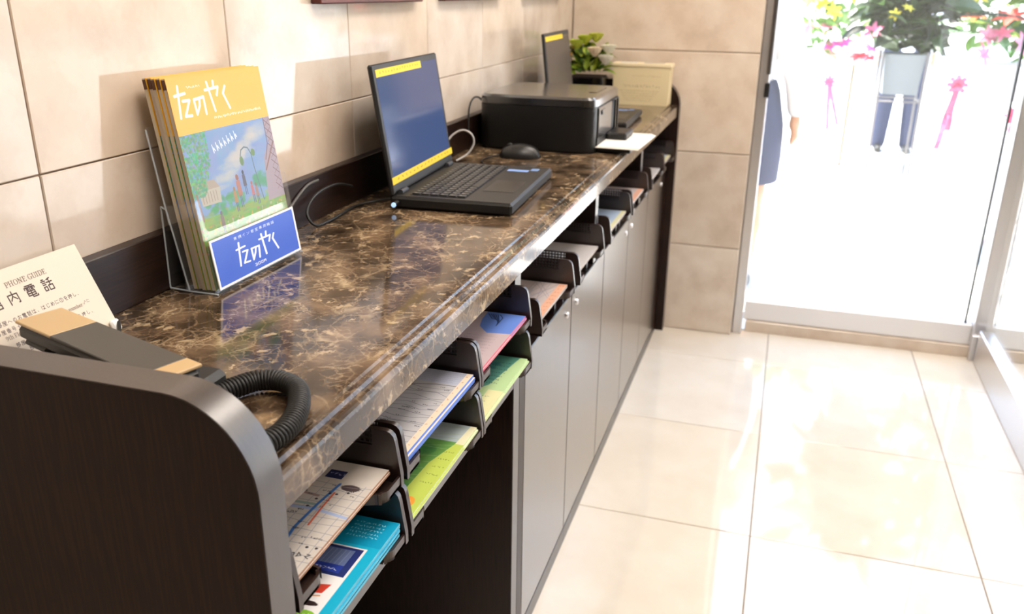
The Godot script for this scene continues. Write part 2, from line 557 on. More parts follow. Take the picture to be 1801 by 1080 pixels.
func make_materials() -> void:
	var stone := fnl(FastNoiseLite.TYPE_SIMPLEX_SMOOTH, 0.006, 4, 6)
	stone.domain_warp_enabled = true
	stone.domain_warp_amplitude = 40.0
	var stex := noise_tex(stone, ramp([Color(0.775, 0.715, 0.65), Color(0.825, 0.77, 0.71), Color(0.845, 0.795, 0.74), Color(0.875, 0.835, 0.785)], [0.0, 0.38, 0.6, 1.0]), 768)
	M.wall = []
	for i in 4:
		M.wall.append(tri_mat([Color(1, 1, 1), Color(0.97, 0.96, 0.95), Color(1.0, 0.985, 0.965), Color(0.985, 0.96, 0.93)][i], stex, Vector3.ONE * 1.45, 0.07, Vector3(0.37 * i, 0.61 * i, 0.23 * i)))
	var fl := fnl(FastNoiseLite.TYPE_SIMPLEX_SMOOTH, 0.008, 9, 5)
	var ftex := noise_tex(fl, ramp([Color(0.86, 0.825, 0.775), Color(0.875, 0.845, 0.80), Color(0.89, 0.865, 0.825)], [0.0, 0.5, 1.0]), 512)
	M.floor = []
	for i in 3:
		M.floor.append(tri_mat([Color(1, 1, 1), Color(0.985, 0.98, 0.975), Color(1.0, 0.99, 0.97)][i], ftex, Vector3.ONE * 1.2, 0.05, Vector3(0.31 * i, 0.1, 0.57 * i)))
	M.grout = mat(Color(0.70, 0.62, 0.53), 0.8)
	for m in M.floor:
		m.metallic_specular = 0.65
	M.floor_grout = mat(Color(0.66, 0.62, 0.58), 0.7)
	var mi := marble_image()
	M.marble = mat(Color.WHITE, 0.09)
	M.marble.albedo_texture = tex(mi)
	var grain := fnl(FastNoiseLite.TYPE_SIMPLEX_SMOOTH, 0.02, 2, 4)
	var wtex := noise_tex(grain, ramp([Color(0.095, 0.05, 0.036), Color(0.138, 0.08, 0.058), Color(0.18, 0.11, 0.082)], [0.15, 0.5, 0.9]), 512)
	M.wood = tri_mat(Color.WHITE, wtex, Vector3(22, 0.9, 22), 0.34)
	M.wood_z = tri_mat(Color.WHITE, wtex, Vector3(22, 22, 0.9), 0.34)
	M.wood_door = tri_mat(Color(1.0, 0.97, 0.95), wtex, Vector3(16, 0.7, 16), 0.30)
	M.wood_door.metallic_specular = 0.68
	M.edging = tri_mat(Color.WHITE, wtex, Vector3(22, 0.9, 22), 0.36)
	M.edging.metallic_specular = 0.75
	M.edging.clearcoat_enabled = true
	M.edging.clearcoat = 0.6
	M.edging.clearcoat_roughness = 0.3
	M.wood.metallic_specular = 0.36
	M.wood_door.clearcoat_enabled = true
	M.wood_door.clearcoat = 1.0
	M.wood_door.clearcoat_roughness = 0.22
	M.dark_gap = mat(Color(0.06, 0.045, 0.04), 0.7)
	M.tray = mat(Color(0.17, 0.118, 0.10), 0.30)
	M.tray.metallic_specular = 0.65
	M.steel = mat(Color(0.86, 0.855, 0.86), 0.3, 0.9)
	M.rail = mat(Color(0.90, 0.90, 0.91), 0.3, 0.25)
	M.steel_dark = mat(Color(0.45, 0.44, 0.43), 0.35, 1.0)
	M.glass = mat(Color(0.95, 1.0, 0.98, 0.05), 0.0)
	M.glass.transparency = BaseMaterial3D.TRANSPARENCY_ALPHA
	M.acrylic = mat(Color(0.97, 0.99, 1.0, 0.02), 0.0)
	M.acrylic.transparency = BaseMaterial3D.TRANSPARENCY_ALPHA
	M.acrylic_edge = mat(Color(0.86, 0.90, 0.93, 0.45), 0.1)
	M.acrylic_edge.transparency = BaseMaterial3D.TRANSPARENCY_ALPHA
	M.black = mat(Color(0.04, 0.04, 0.04), 0.45)
	M.black_gloss = mat(Color(0.04, 0.04, 0.045), 0.15)
	M.rubber = mat(Color(0.09, 0.09, 0.085), 0.5)
	M.paper = mat(Color(0.93, 0.91, 0.87), 0.8)
	M.white = mat(Color(0.93, 0.93, 0.92), 0.5)
	M.ceiling = mat(Color(0.90, 0.88, 0.84), 0.9)
	M.plaster = mat(Color(0.58, 0.53, 0.47), 0.85)

func tile_field(parent: Node, us: Array, vs: Array, place: Callable, gap: float, mats: Array) -> void:
	var cache := {}
	for i in us.size() - 1:
		for j in vs.size() - 1:
			var su: float = us[i + 1] - us[i] - gap
			var sv: float = vs[j + 1] - vs[j] - gap
			if su < 0.01 or sv < 0.01:
				continue
			var key := "%.4f %.4f" % [su, sv]
			if not cache.has(key):
				cache[key] = place.call(su, sv, 0.0, 0.0, true)
			var at: Vector3 = place.call(su, sv, (us[i] + us[i + 1]) / 2, (vs[j] + vs[j + 1]) / 2, false)
			part(parent, "tile", cache[key], mats[rng.randi() % mats.size()], at)

func build_room() -> void:
	# floor
	var fl := struct("floor", bx(Vector3(0.9, -0.055, -0.17), Vector3(3.5, 0.1, 6.34)), M.floor_grout, "polished cream stone tile floor")
	var xs := [-0.80]
	for k in range(-1, 6):
		xs.append(0.035 + 0.524 * k)
	var zs := [FZ + 0.01]
	for k in range(0, 12):
		zs.append(-3.011 + 0.55 * k)
	tile_field(fl, xs, zs, func(a, b, u, v, make): return bx(Vector3.ZERO, Vector3(a, 0.012, b), 0.0012) if make else Vector3(u, -0.006, v), 0.003, M.floor)
	# wall behind the counter
	var wl := struct("wall_left", bx(Vector3(WX - 0.07, 1.275, -0.17), Vector3(0.13, 2.56, 6.34)), M.grout, "beige polished stone tile wall behind the counter")
	var wz := [EZ]
	for k in range(0, 17):
		wz.append(-3.010 + 0.376 * k)
	var wy := [0.0]
	for k in range(-2, 5):
		wy.append(1.0746 + 0.36 * k)
	tile_field(wl, wz, wy, func(a, b, u, v, make): return bx(Vector3.ZERO, Vector3(0.012, b, a), 0.0012) if make else Vector3(WX - 0.006, v, u), 0.0018, M.wall)
	# end wall beside the entrance
	var we := struct("wall_back", bx(Vector3(-0.452, 1.275, EZ - 0.085), Vector3(0.684, 2.56, 0.15)), M.grout, "beige stone tile end wall beside the glass entrance")
	var ey := [0.0]
	for k in range(-2, 5):
		ey.append(1.071 + 0.36 * k)
	tile_field(we, [WX, -0.1085], ey, func(a, b, u, v, make): return bx(Vector3.ZERO, Vector3(a, b, 0.012), 0.003) if make else Vector3(u, v, EZ - 0.006), 0.0024, M.wall)
	# other walls and the ceiling, out of the frame
	struct("wall_right", bx(Vector3(2.66, 1.275, -0.17), Vector3(0.1, 2.56, 6.34)), M.plaster, "plain cream wall on the far side of the lobby")
	struct("wall_front", bx(Vector3(0.9, 1.275, 3.05), Vector3(3.62, 2.56, 0.1)), M.plaster, "plain cream wall behind the viewer")
	struct("ceiling", bx(Vector3(0.9, 2.6, -0.2), Vector3(3.62, 0.08, 6.6)), M.ceiling, "plain white lobby ceiling")
	# glass entrance
	var glass_box := func(x0: float, x1: float, y0: float, y1: float) -> ArrayMesh:
		return bx(Vector3((x0 + x1) / 2, (y0 + y1) / 2, FZ - 0.02), Vector3(x1 - x0, y1 - y0, 0.01))
	var tr := struct("trim_1", bx(Vector3(1.27, 0.022, FZ - 0.02), Vector3(2.66, 0.044, 0.07), 0.002), M.wall[1], "beige stone sill under the glass entrance")
	tr.set_meta("kind", "structure")
	var d := struct("door_1", null, null, "glass entrance door with pale metal bottom rail")
	part(d, "glass_pane", glass_box.call(-0.068, 0.75, 0.11, 2.2), M.glass)
	part(d, "bottom_rail", bx(Vector3(0.341, 0.085, FZ - 0.02), Vector3(0.82, 0.08, 0.045), 0.003), M.rail)
	part(d, "top_rail", bx(Vector3(0.341, 2.24, FZ - 0.02), Vector3(0.82, 0.08, 0.05), 0.003), M.steel)
	part(d, "door_stile", bx(Vector3(0.728, 1.16, FZ - 0.02), Vector3(0.006, 2.08, 0.022)), M.black)
	var jm := struct("trim_2", bx(Vector3(-0.089, 1.13, FZ + 0.005), Vector3(0.036, 2.26, 0.09), 0.003), M.steel, "brushed metal door jamb at the end of the tiled wall")
	var lk := part(jm, "lock_case", bx(Vector3(-0.0745, 0.945, FZ + 0.06), Vector3(0.018, 0.05, 0.02), 0.002), M.black)
	lk.set_meta("label", "small black lock case on the jamb")
	part(jm, "pull_bar", bx(Vector3(-0.0745, 1.55, FZ + 0.06), Vector3(0.014, 1.1, 0.02), 0.003), M.steel_dark)
	struct("trim_3", bx(Vector3(1.27, 2.42, FZ - 0.02), Vector3(2.7, 0.28, 0.12)), M.steel, "metal header over the glass entrance")
	var ps := struct("trim_4", bx(Vector3(0.785, 1.14, FZ - 0.01), Vector3(0.07, 2.28, 0.085), 0.003), M.steel, "square metal post between entrance panes")
	part(ps, "foot_plate", bx(Vector3(0.772, 0.05, FZ + 0.042), Vector3(0.05, 0.10, 0.016), 0.002), M.steel)
	var w1 := struct("window_1", null, null, "glass front pane beyond the metal post")
	part(w1, "glass_pane", glass_box.call(0.82, 2.6, 0.11, 2.28), M.glass)
	part(w1, "bottom_rail", bx(Vector3(1.71, 0.085, FZ - 0.02), Vector3(1.78, 0.08, 0.045), 0.003), M.rail)
	# glass partition that runs back along the aisle
	var w2 := struct("window_2", null, null, "glass partition with metal base rail along the aisle")
	part(w2, "base_rail", bx(Vector3(0.785, 0.066, -2.29), Vector3(0.046, 0.13, 1.97), 0.004), M.steel)
	part(w2, "glass_pane", bx(Vector3(0.785, 1.33, -2.29), Vector3(0.01, 2.4, 1.97)), M.glass)
	part(w2, "end_post", bx(Vector3(0.785, 1.27, -1.275), Vector3(0.05, 2.54, 0.06), 0.003), M.steel)
	# ceiling lights (out of the frame)
	for p in [[Vector3(0.25, 2.55, -2.3), "over the far end of the counter"], [Vector3(0.25, 2.55, -0.75), "over the near end of the counter"], [Vector3(1.7, 2.55, -2.3), "beyond the glass partition, by the glass front"], [Vector3(1.7, 2.55, -0.6), "beyond the glass partition, away from the glass front"]]:
		ceiling_light(p[0], p[1], 2.4 if p[0].x < 1.0 else 1.2)

func ceiling_light(p: Vector3, where: String, power: float) -> void:
	var t := thing("ceiling_light", "long warm-white ceiling light panel " + where, "light", p, 0.0, "ceiling light panels")
	var fr := MB.new()
	for s in [-1.0, 1.0]:
		fr.box(Vector3(s * 0.31, -0.005, 0), Vector3(0.02, 0.03, 1.24))
		fr.box(Vector3(0, -0.005, s * 0.61), Vector3(0.60, 0.03, 0.02))
	part(t, "frame", fr.done(), M.white)
	var em := mat(Color(1, 0.95, 0.86), 0.6)
	em.emission_enabled = true
	em.emission = Color(1.0, 0.955, 0.915)
	em.emission_energy_multiplier = 2.0
	part(t, "diffuser", bx(Vector3(0, 0.0, 0), Vector3(0.60, 0.012, 1.20)), em)
	var l := AreaLight3D.new()
	l.name = "lamp_light"
	l.area_size = Vector2(0.6, 1.2)
	l.light_color = Color(1.0, 0.955, 0.915)
	l.light_energy = power
	l.light_size = 0.6
	l.shadow_enabled = true
	l.set("area_range", 12.0)
	l.set("area_attenuation", 2.0)
	t.add_child(l)
	l.position = Vector3(0, -0.03, 0)
	l.rotation.x = -PI / 2

func build_counter() -> void:
	# stone top with its grooved edge, one sweep along the counter
	var z0 := -0.548
	var z1 := -3.222
	var prof := [Vector2(WX + 0.001, T), Vector2(-0.404, T), Vector2(-0.4015, 0.8845), Vector2(-0.3975, 0.8845), Vector2(-0.395, 0.8868), Vector2(-0.3915, 0.8868), Vector2(-0.389, 0.883), Vector2(-0.385, 0.883), Vector2(-0.382, 0.8822), Vector2(-0.3795, 0.8798), Vector2(-0.378, 0.876), Vector2(-0.378, 0.847), Vector2(-0.3805, 0.844), Vector2(-0.403, 0.844), Vector2(-0.403, 0.858), Vector2(WX + 0.001, 0.858)]
	var slab := MB.new()
	var edge := MB.new()
	var len := 0.0
	for i in prof.size():
		var a: Vector2 = prof[i]
		var b: Vector2 = prof[(i + 1) % prof.size()]
		var dd := b - a
		var nn := Vector3(-dd.y, dd.x, 0).normalized()
		var l2 := len + dd.length()
		var m := slab if i < 1 or i > 13 else edge
		var r := Rect2(len / 0.62, -z0 / 1.24, (l2 - len) / 0.62, (z0 - z1) / 1.24)
		m.tri(Vector3(a.x, a.y, z0), Vector3(b.x, b.y, z0), Vector3(b.x, b.y, z1), nn, nn, nn, r.position, r.position + Vector2(r.size.x, 0), r.end)
		m.tri(Vector3(a.x, a.y, z0), Vector3(b.x, b.y, z1), Vector3(a.x, a.y, z1), nn, nn, nn, r.position, r.end, r.position + Vector2(0, r.size.y))
		len = l2
	var ct := thing("countertop", "long polished dark brown veined marble countertop", "countertop")
	part(ct, "slab", slab.done(), M.marble)
	part(ct, "front_edge", edge.done(), M.marble)
	# upstand against the wall
	solo("backsplash_board", "low dark wood upstand board along the wall behind the marble", "board", bx(Vector3(-0.7841, 0.927, -1.887), Vector3(0.0195, 0.0795, 2.675), 0.0015), M.wood_z)
	# end panels with a rounded upper corner
	for e in [[-0.512, -0.547, "dark wood end panel with a rounded corner beside the telephone"], [-3.223, -3.262, "dark wood end panel with a rounded corner beside the cream box"]]:
		var poly := PackedVector2Array([Vector2(WX + 0.002, 0.0), Vector2(WX + 0.002, 0.968)])
		var rx := 0.082
		for k in 13:
			var a := PI / 2 * (1.0 - k / 12.0)
			poly.append(Vector2(-0.3735 - rx + rx * cos(a), 0.968 - 0.088 + 0.088 * sin(a)))
		poly.append(Vector2(-0.3735, 0.0))
		var pm := MB.new()
		pm.prism(poly, Vector3(0, 0, e[0]), Vector3.RIGHT, Vector3.UP, Vector3.BACK, e[1] - e[0], true)
		var t := thing("end_panel", e[2], "panel")
		part(t, "board", pm.done(), M.wood)
		var es := MB.new()
		var wd: float = e[0] - e[1]
		for q in range(1, poly.size() - 1):
			var pa := poly[q]
			var pb := poly[q + 1]
			var na := Vector2(pb.y - pa.y, pa.x - pb.x).normalized() * -1.0
			var nb := na
			if q > 1:
				var pz := poly[q - 1]
				na = (na + Vector2(pa.y - pz.y, pz.x - pa.x).normalized() * -1.0).normalized()
			if q < poly.size() - 2:
				var pc := poly[q + 2]
				nb = (nb + Vector2(pc.y - pb.y, pb.x - pc.x).normalized() * -1.0).normalized()
			var A := Vector3(pa.x + na.x * 0.0006, pa.y + na.y * 0.0006, e[1])
			var B := Vector3(pb.x + nb.x * 0.0006, pb.y + nb.y * 0.0006, e[1])
			var NA := Vector3(na.x, na.y, 0)
			var NB := Vector3(nb.x, nb.y, 0)
			var wv := Vector3(0, 0, wd)
			es.tri(A, B, B + wv, NA, NB, NB)
			es.tri(A, B + wv, A + wv, NA, NB, NA)
		part(t, "edge_strip", es.done(), M.edging)
		# thin edge banding line
		var bd := MB.new()
		var pts := []
		for q in range(1, poly.size()):
			pts.append(Vector3(poly[q].x, poly[q].y, e[0] + 0.0003))
		bd.tube(pts, 0.0007, 5)
		part(t, "edge_band", bd.done(), mat(Color(0.16, 0.11, 0.085), 0.3))
	# partition beside the leg space and shelf board that carries the first trays
	var lp := thing("partition_board", "dark wood panel that closes the open leg space", "panel")
	part(lp, "edge_strip", bx(Vector3(-0.4035, 0.4285, -1.326), Vector3(0.001, 0.857, 0.033)), M.edging)
	part(lp, "board", bx(Vector3(-0.5985, 0.4285, -1.326), Vector3(0.389, 0.857, 0.034), 0.0015), M.wood)
	var ts := thing("tray_shelf", "dark wood shelf board under the first three pairs of trays", "shelf")
	part(ts, "edge_strip", bx(Vector3(-0.4035, 0.6295, -0.9285), Vector3(0.001, 0.0262, 0.758)), M.edging)
	part(ts, "board", bx(Vector3(-0.5985, 0.6295, -0.9285), Vector3(0.389, 0.027, 0.76), 0.0015), M.wood_z)
	solo("leg_space_back", "dark wood back panel in the open leg space", "panel", bx(Vector3(-0.787, 0.3075, -0.9285), Vector3(0.012, 0.615, 0.76)), M.wood)
	# cabinets
	var dz := [-1.346, -1.739, -2.09, -2.442, -2.794, -3.146]
	var nm := ["next to the open leg space", "second from the open leg space", "third from the open leg space", "fourth from the open leg space", "next to the far end panel"]
	for i in 5:
		var a: float = dz[i]
		var b: float = dz[i + 1]
		var cz := (a + b) / 2
		var w := a - b
		var t := thing("base_cabinet", "dark wood base cabinet " + nm[i], "cabinet", Vector3(0, 0, cz), 0.0, "base cabinets under the counter")
		var bd := MB.new()
		var h := 0.648
		for s in [-1.0, 1.0]:
			bd.box(Vector3(-0.605, h / 2, s * (w / 2 - 0.0095)), Vector3(0.362, h, 0.018))
		bd.box(Vector3(-0.605, h - 0.009, 0), Vector3(0.362, 0.018, w - 0.038))
		bd.box(Vector3(-0.605, 0.05, 0), Vector3(0.362, 0.018, w - 0.038))
		bd.box(Vector3(-0.78, 0.35, 0), Vector3(0.012, 0.58, w - 0.038))
		part(t, "body", bd.done(), M.wood)
		part(t, "plinth", bx(Vector3(-0.412, 0.02, 0), Vector3(0.018, 0.04, w - 0.001)), M.steel_dark)
		var left := i == 0
		var dr: MeshInstance3D
		if left:
			part(t, "side_stile", bx(Vector3(-0.4135, 0.345, w / 2 - 0.018), Vector3(0.019, 0.608, 0.034), 0.001), M.wood)
			dr = part(t, "door", bx(Vector3(-0.4135, 0.345, -0.018), Vector3(0.019, 0.608, w - 0.04), 0.0015), M.wood_door)
		else:
			dr = part(t, "door", bx(Vector3(-0.4135, 0.345, 0), Vector3(0.019, 0.608, w - 0.004), 0.0015), M.wood_door)
		var lock := MB.new()
		lock.xf = Transform3D(Basis(Vector3.BACK, -PI / 2), Vector3(-0.404, 0.615, (w / 2 - 0.045) * (-1.0 if i % 2 == 0 else 1.0)))
		lock.lathe([Vector2(0.0075, 0.0), Vector2(0.0075, 0.003), Vector2(0.006, 0.0045), Vector2(0.003, 0.0047), Vector2(0.0, 0.0047)], 14)
		part(dr, "lock", lock.done(), M.steel)
	solo("filler_panel", "narrow dark wood filler strip between cabinet and far end panel", "panel", bx(Vector3(-0.4135, 0.324, -3.184), Vector3(0.019, 0.648, 0.07), 0.001), M.wood)
	# dividers between trays, over the cabinets
	for q in [[-1.983, "thin dark wood divider between trays, middle of the counter"], [-2.637, "thin dark wood divider between trays, near the far end panel"]]:
		var td := thing("tray_divider", q[1], "divider")
		part(td, "board", bx(Vector3(-0.594, 0.752, q[0]), Vector3(0.372, 0.206, 0.03), 0.001), M.wood)
		part(td, "edge_strip", bx(Vector3(-0.4075, 0.752, q[0]), Vector3(0.001, 0.205, 0.0292)), M.edging)

# ---------------------------------------------------------------- letter trays and leaflets
func tray(w: float, feet: float, label: String, at: Vector3, group := "letter trays under the counter") -> Node3D:
	# local: x = 0 at the front (+x to the viewer's side), z from 0 to -w, y = 0 under the floor plate
	var t := thing("letter_tray", label, "tray", at, 0.0, group)
	var dp := 0.30
	var tab := 0.048
	var fr := []
	fr.append(Vector2(0.0, 0.0))
	fr.append(Vector2(0.0, -tab + 0.012))
	for k in 6:
		var a := PI / 2 * k / 5.0
		fr.append(Vector2(-0.012 + 0.012 * cos(a), -tab + 0.012 - 0.012 * sin(a)))
	fr.append(Vector2(-0.030, -tab - 0.008))
	for k in 5:
		var a := PI / 2 * k / 4.0
		fr.append(Vector2(-0.030 - 0.02 * sin(a), -tab - 0.010 - 0.02 * (1.0 - cos(a))))
	var half := fr.duplicate()
	half.reverse()
	for q in half:
		fr.append(Vector2(q.x, -w - q.y))
	var poly := PackedVector2Array(fr)
	poly.append(Vector2(-dp, -w))
	poly.append(Vector2(-dp, 0.0))
	var fm := MB.new()
	fm.prism(poly, Vector3.ZERO, Vector3.RIGHT, Vector3.BACK, Vector3.UP, 0.0035)
	part(t, "floor_plate", fm.done(), M.tray)
	var rim := MB.new()
	for i in fr.size() - 1:
		var a: Vector2 = fr[i]
		var b: Vector2 = fr[i + 1]
		var d := b - a
		if d.length() < 1e-5:
			continue
		var nn := Vector2(-d.y, d.x).normalized()
		if i < fr.size():
			nn = Vector2(-d.y, d.x).normalized()
		var A := Vector3(a.x, 0, a.y)
		var B := Vector3(b.x, 0, b.y)
		var inn := Vector3(nn.x, 0, nn.y) * -0.003
		if (Vector3(-0.12, 0, -w / 2) - A).dot(inn) < 0.0:
			inn = -inn
		var hh := Vector3(0, 0.013, 0)
		rim.quadf(A + hh, B + hh, B, A, -inn)
		rim.quadf(A + hh + inn, B + hh + inn, B + inn, A + inn, inn)
		rim.quadf(A + hh, B + hh, B + hh + inn, A + hh + inn, Vector3.UP)
	part(t, "front_rim", rim.done(), M.tray)
	for s in [0.0, -w + 0.007]:
		var sm := MB.new()
		var sp := PackedVector2Array([Vector2(0.001, -0.001), Vector2(0.001, 0.014), Vector2(-0.005, 0.056), Vector2(-0.007, 0.063), Vector2(-0.011, 0.067), Vector2(-0.017, 0.069), Vector2(-0.034, 0.069), Vector2(-0.034, 0.0475), Vector2(-dp, 0.0475), Vector2(-dp, -0.001)])
		sm.prism(sp, Vector3(0, 0, s), Vector3.RIGHT, Vector3.UP, Vector3.FORWARD, 0.007, true)
		# perforated band
		var x0 := -0.034
		for r in 4:
			sm.box(Vector3((x0 - dp) / 2, 0.0495 + r * 0.0061, s - 0.0035), Vector3(dp + x0, 0.0019, 0.0035))
		var nc := 39
		for k in nc:
			sm.box(Vector3(x0 - 0.003 - k * 0.0067, 0.0586, s - 0.0035), Vector3(0.0021, 0.0192, 0.0035))
		part(t, "side_wall", sm.done(), M.tray)
	part(t, "rear_wall", bx(Vector3(-dp + 0.002, 0.034, -w / 2), Vector3(0.004, 0.068, w - 0.012)), M.tray)
	if feet > 0.001:
		for fx in [-0.045, -dp + 0.02]:
			for fz in [-0.012, -w + 0.012]:
				part(t, "foot", bx(Vector3(fx, -feet / 2 - 0.0002, fz), Vector3(0.014, feet, 0.014)), M.tray)
	return t

func leaflet_mesh(sx: float, sy: float, sz: float) -> ArrayMesh:
	# origin under the front near corner; x to the back is negative, z to the far side negative
	var m := ArrayMesh.new()
	var a := MB.new()
	a.quad(Vector3(-sx, sy, -sz), Vector3(0, sy, -sz), Vector3(0, sy, 0), Vector3(-sx, sy, 0), Vector3.UP, Rect2(1.0 - sx / 0.075, 0, sx / 0.075, 1))
	a.add_to(m)
	var b := MB.new()
	b.quadf(Vector3(0, sy, 0), Vector3(0, sy, -sz), Vector3(0, 0, -sz), Vector3(0, 0, 0), Vector3.RIGHT)
	b.quadf(Vector3(-sx, sy, 0), Vector3(-sx, sy, -sz), Vector3(-sx, 0, -sz), Vector3(-sx, 0, 0), Vector3.LEFT)
	b.quadf(Vector3(-sx, sy, 0), Vector3(0, sy, 0), Vector3(0, 0, 0), Vector3(-sx, 0, 0), Vector3.BACK)
	b.quadf(Vector3(-sx, sy, -sz), Vector3(0, sy, -sz), Vector3(0, 0, -sz), Vector3(-sx, 0, -sz), Vector3.FORWARD)
	b.quadf(Vector3(-sx, 0, 0), Vector3(0, 0, 0), Vector3(0, 0, -sz), Vector3(-sx, 0, -sz), Vector3.DOWN)
	b.add_to(m)
	return m

var ORD := ["first", "second", "third", "fourth", "fifth", "sixth"]

func leaflets(n: int, print_m: Material, edge: Material, at: Vector3, sx: float, sz: float, th: float, top_label: String, under_label: String) -> void:
	for i in n:
		var jx := 0.0 if i == n - 1 else rng.randf_range(-0.004, 0.003)
		var jz := 0.0 if i == n - 1 else rng.randf_range(-0.002, 0.002)
		var top := i == n - 1
		solo("leaflet", top_label if top else under_label % ORD[n - 1 - i], "leaflet", leaflet_mesh(sx, th, sz), [print_m, edge], at + Vector3(jx, i * (th + 0.0002), jz), Vector3.ZERO, "leaflets in the trays")

func route_map() -> Image:
	var im := canvas(180, 512, Color(0.79, 0.76, 0.725))
	im.fill_rect(Rect2i(30, 46, 50, 40), Color(0.13, 0.15, 0.32))
	scribble(im, 36, 58, 38, 12, 1.5, Color(0.75, 0.75, 0.82))
	for k in 13:
		var y := 110.0 + k * 30
		stroke(im, [0, y + rng.randf_range(-8, 8), 90, y + rng.randf_range(-6, 6), 180, y + rng.randf_range(-10, 10)], 1.7, Color(0.48, 0.50, 0.54, 0.8))
	for k in 5:
		var x := 16.0 + k * 36
		stroke(im, [x, 100, x + rng.randf_range(-10, 10), 280, x + rng.randf_range(-14, 14), 490], 1.5, Color(0.50, 0.53, 0.58, 0.8))
	stroke(im, [0, 240, 80, 232, 176, 246], 11.0, Color(0.60, 0.68, 0.84, 0.85))
	stroke(im, [0, 170, 60, 176], 9.0, Color(0.62, 0.52, 0.50))
	stroke(im, [0, 218, 70, 214], 10.0, Color(0.56, 0.64, 0.62))
	stroke(im, [86, 396, 74, 320, 78, 210, 88, 108], 8.0, Color(0.27, 0.47, 0.76))
	stroke(im, [102, 300, 96, 220, 94, 150], 5.0, Color(0.80, 0.36, 0.24))
	blot(im, 124, 118, 27, 15, Color(0.30, 0.25, 0.26), 0.10)
	stroke(im, [102, 118, 146, 114], 3.0, Color(0.52, 0.47, 0.45))
	for k in 34:
		scribble(im, rng.randf_range(4, 150), rng.randf_range(110, 470), rng.randf_range(6, 22), 6, 1.2, Color(0.28, 0.27, 0.29))
	scribble(im, 118, 404, 46, 18, 2.2, Color(0.10, 0.10, 0.12))
	for k in 9:
		blot(im, rng.randf_range(10, 170), rng.randf_range(120, 460), 4, 4, Color(0.14, 0.14, 0.16))
	return im

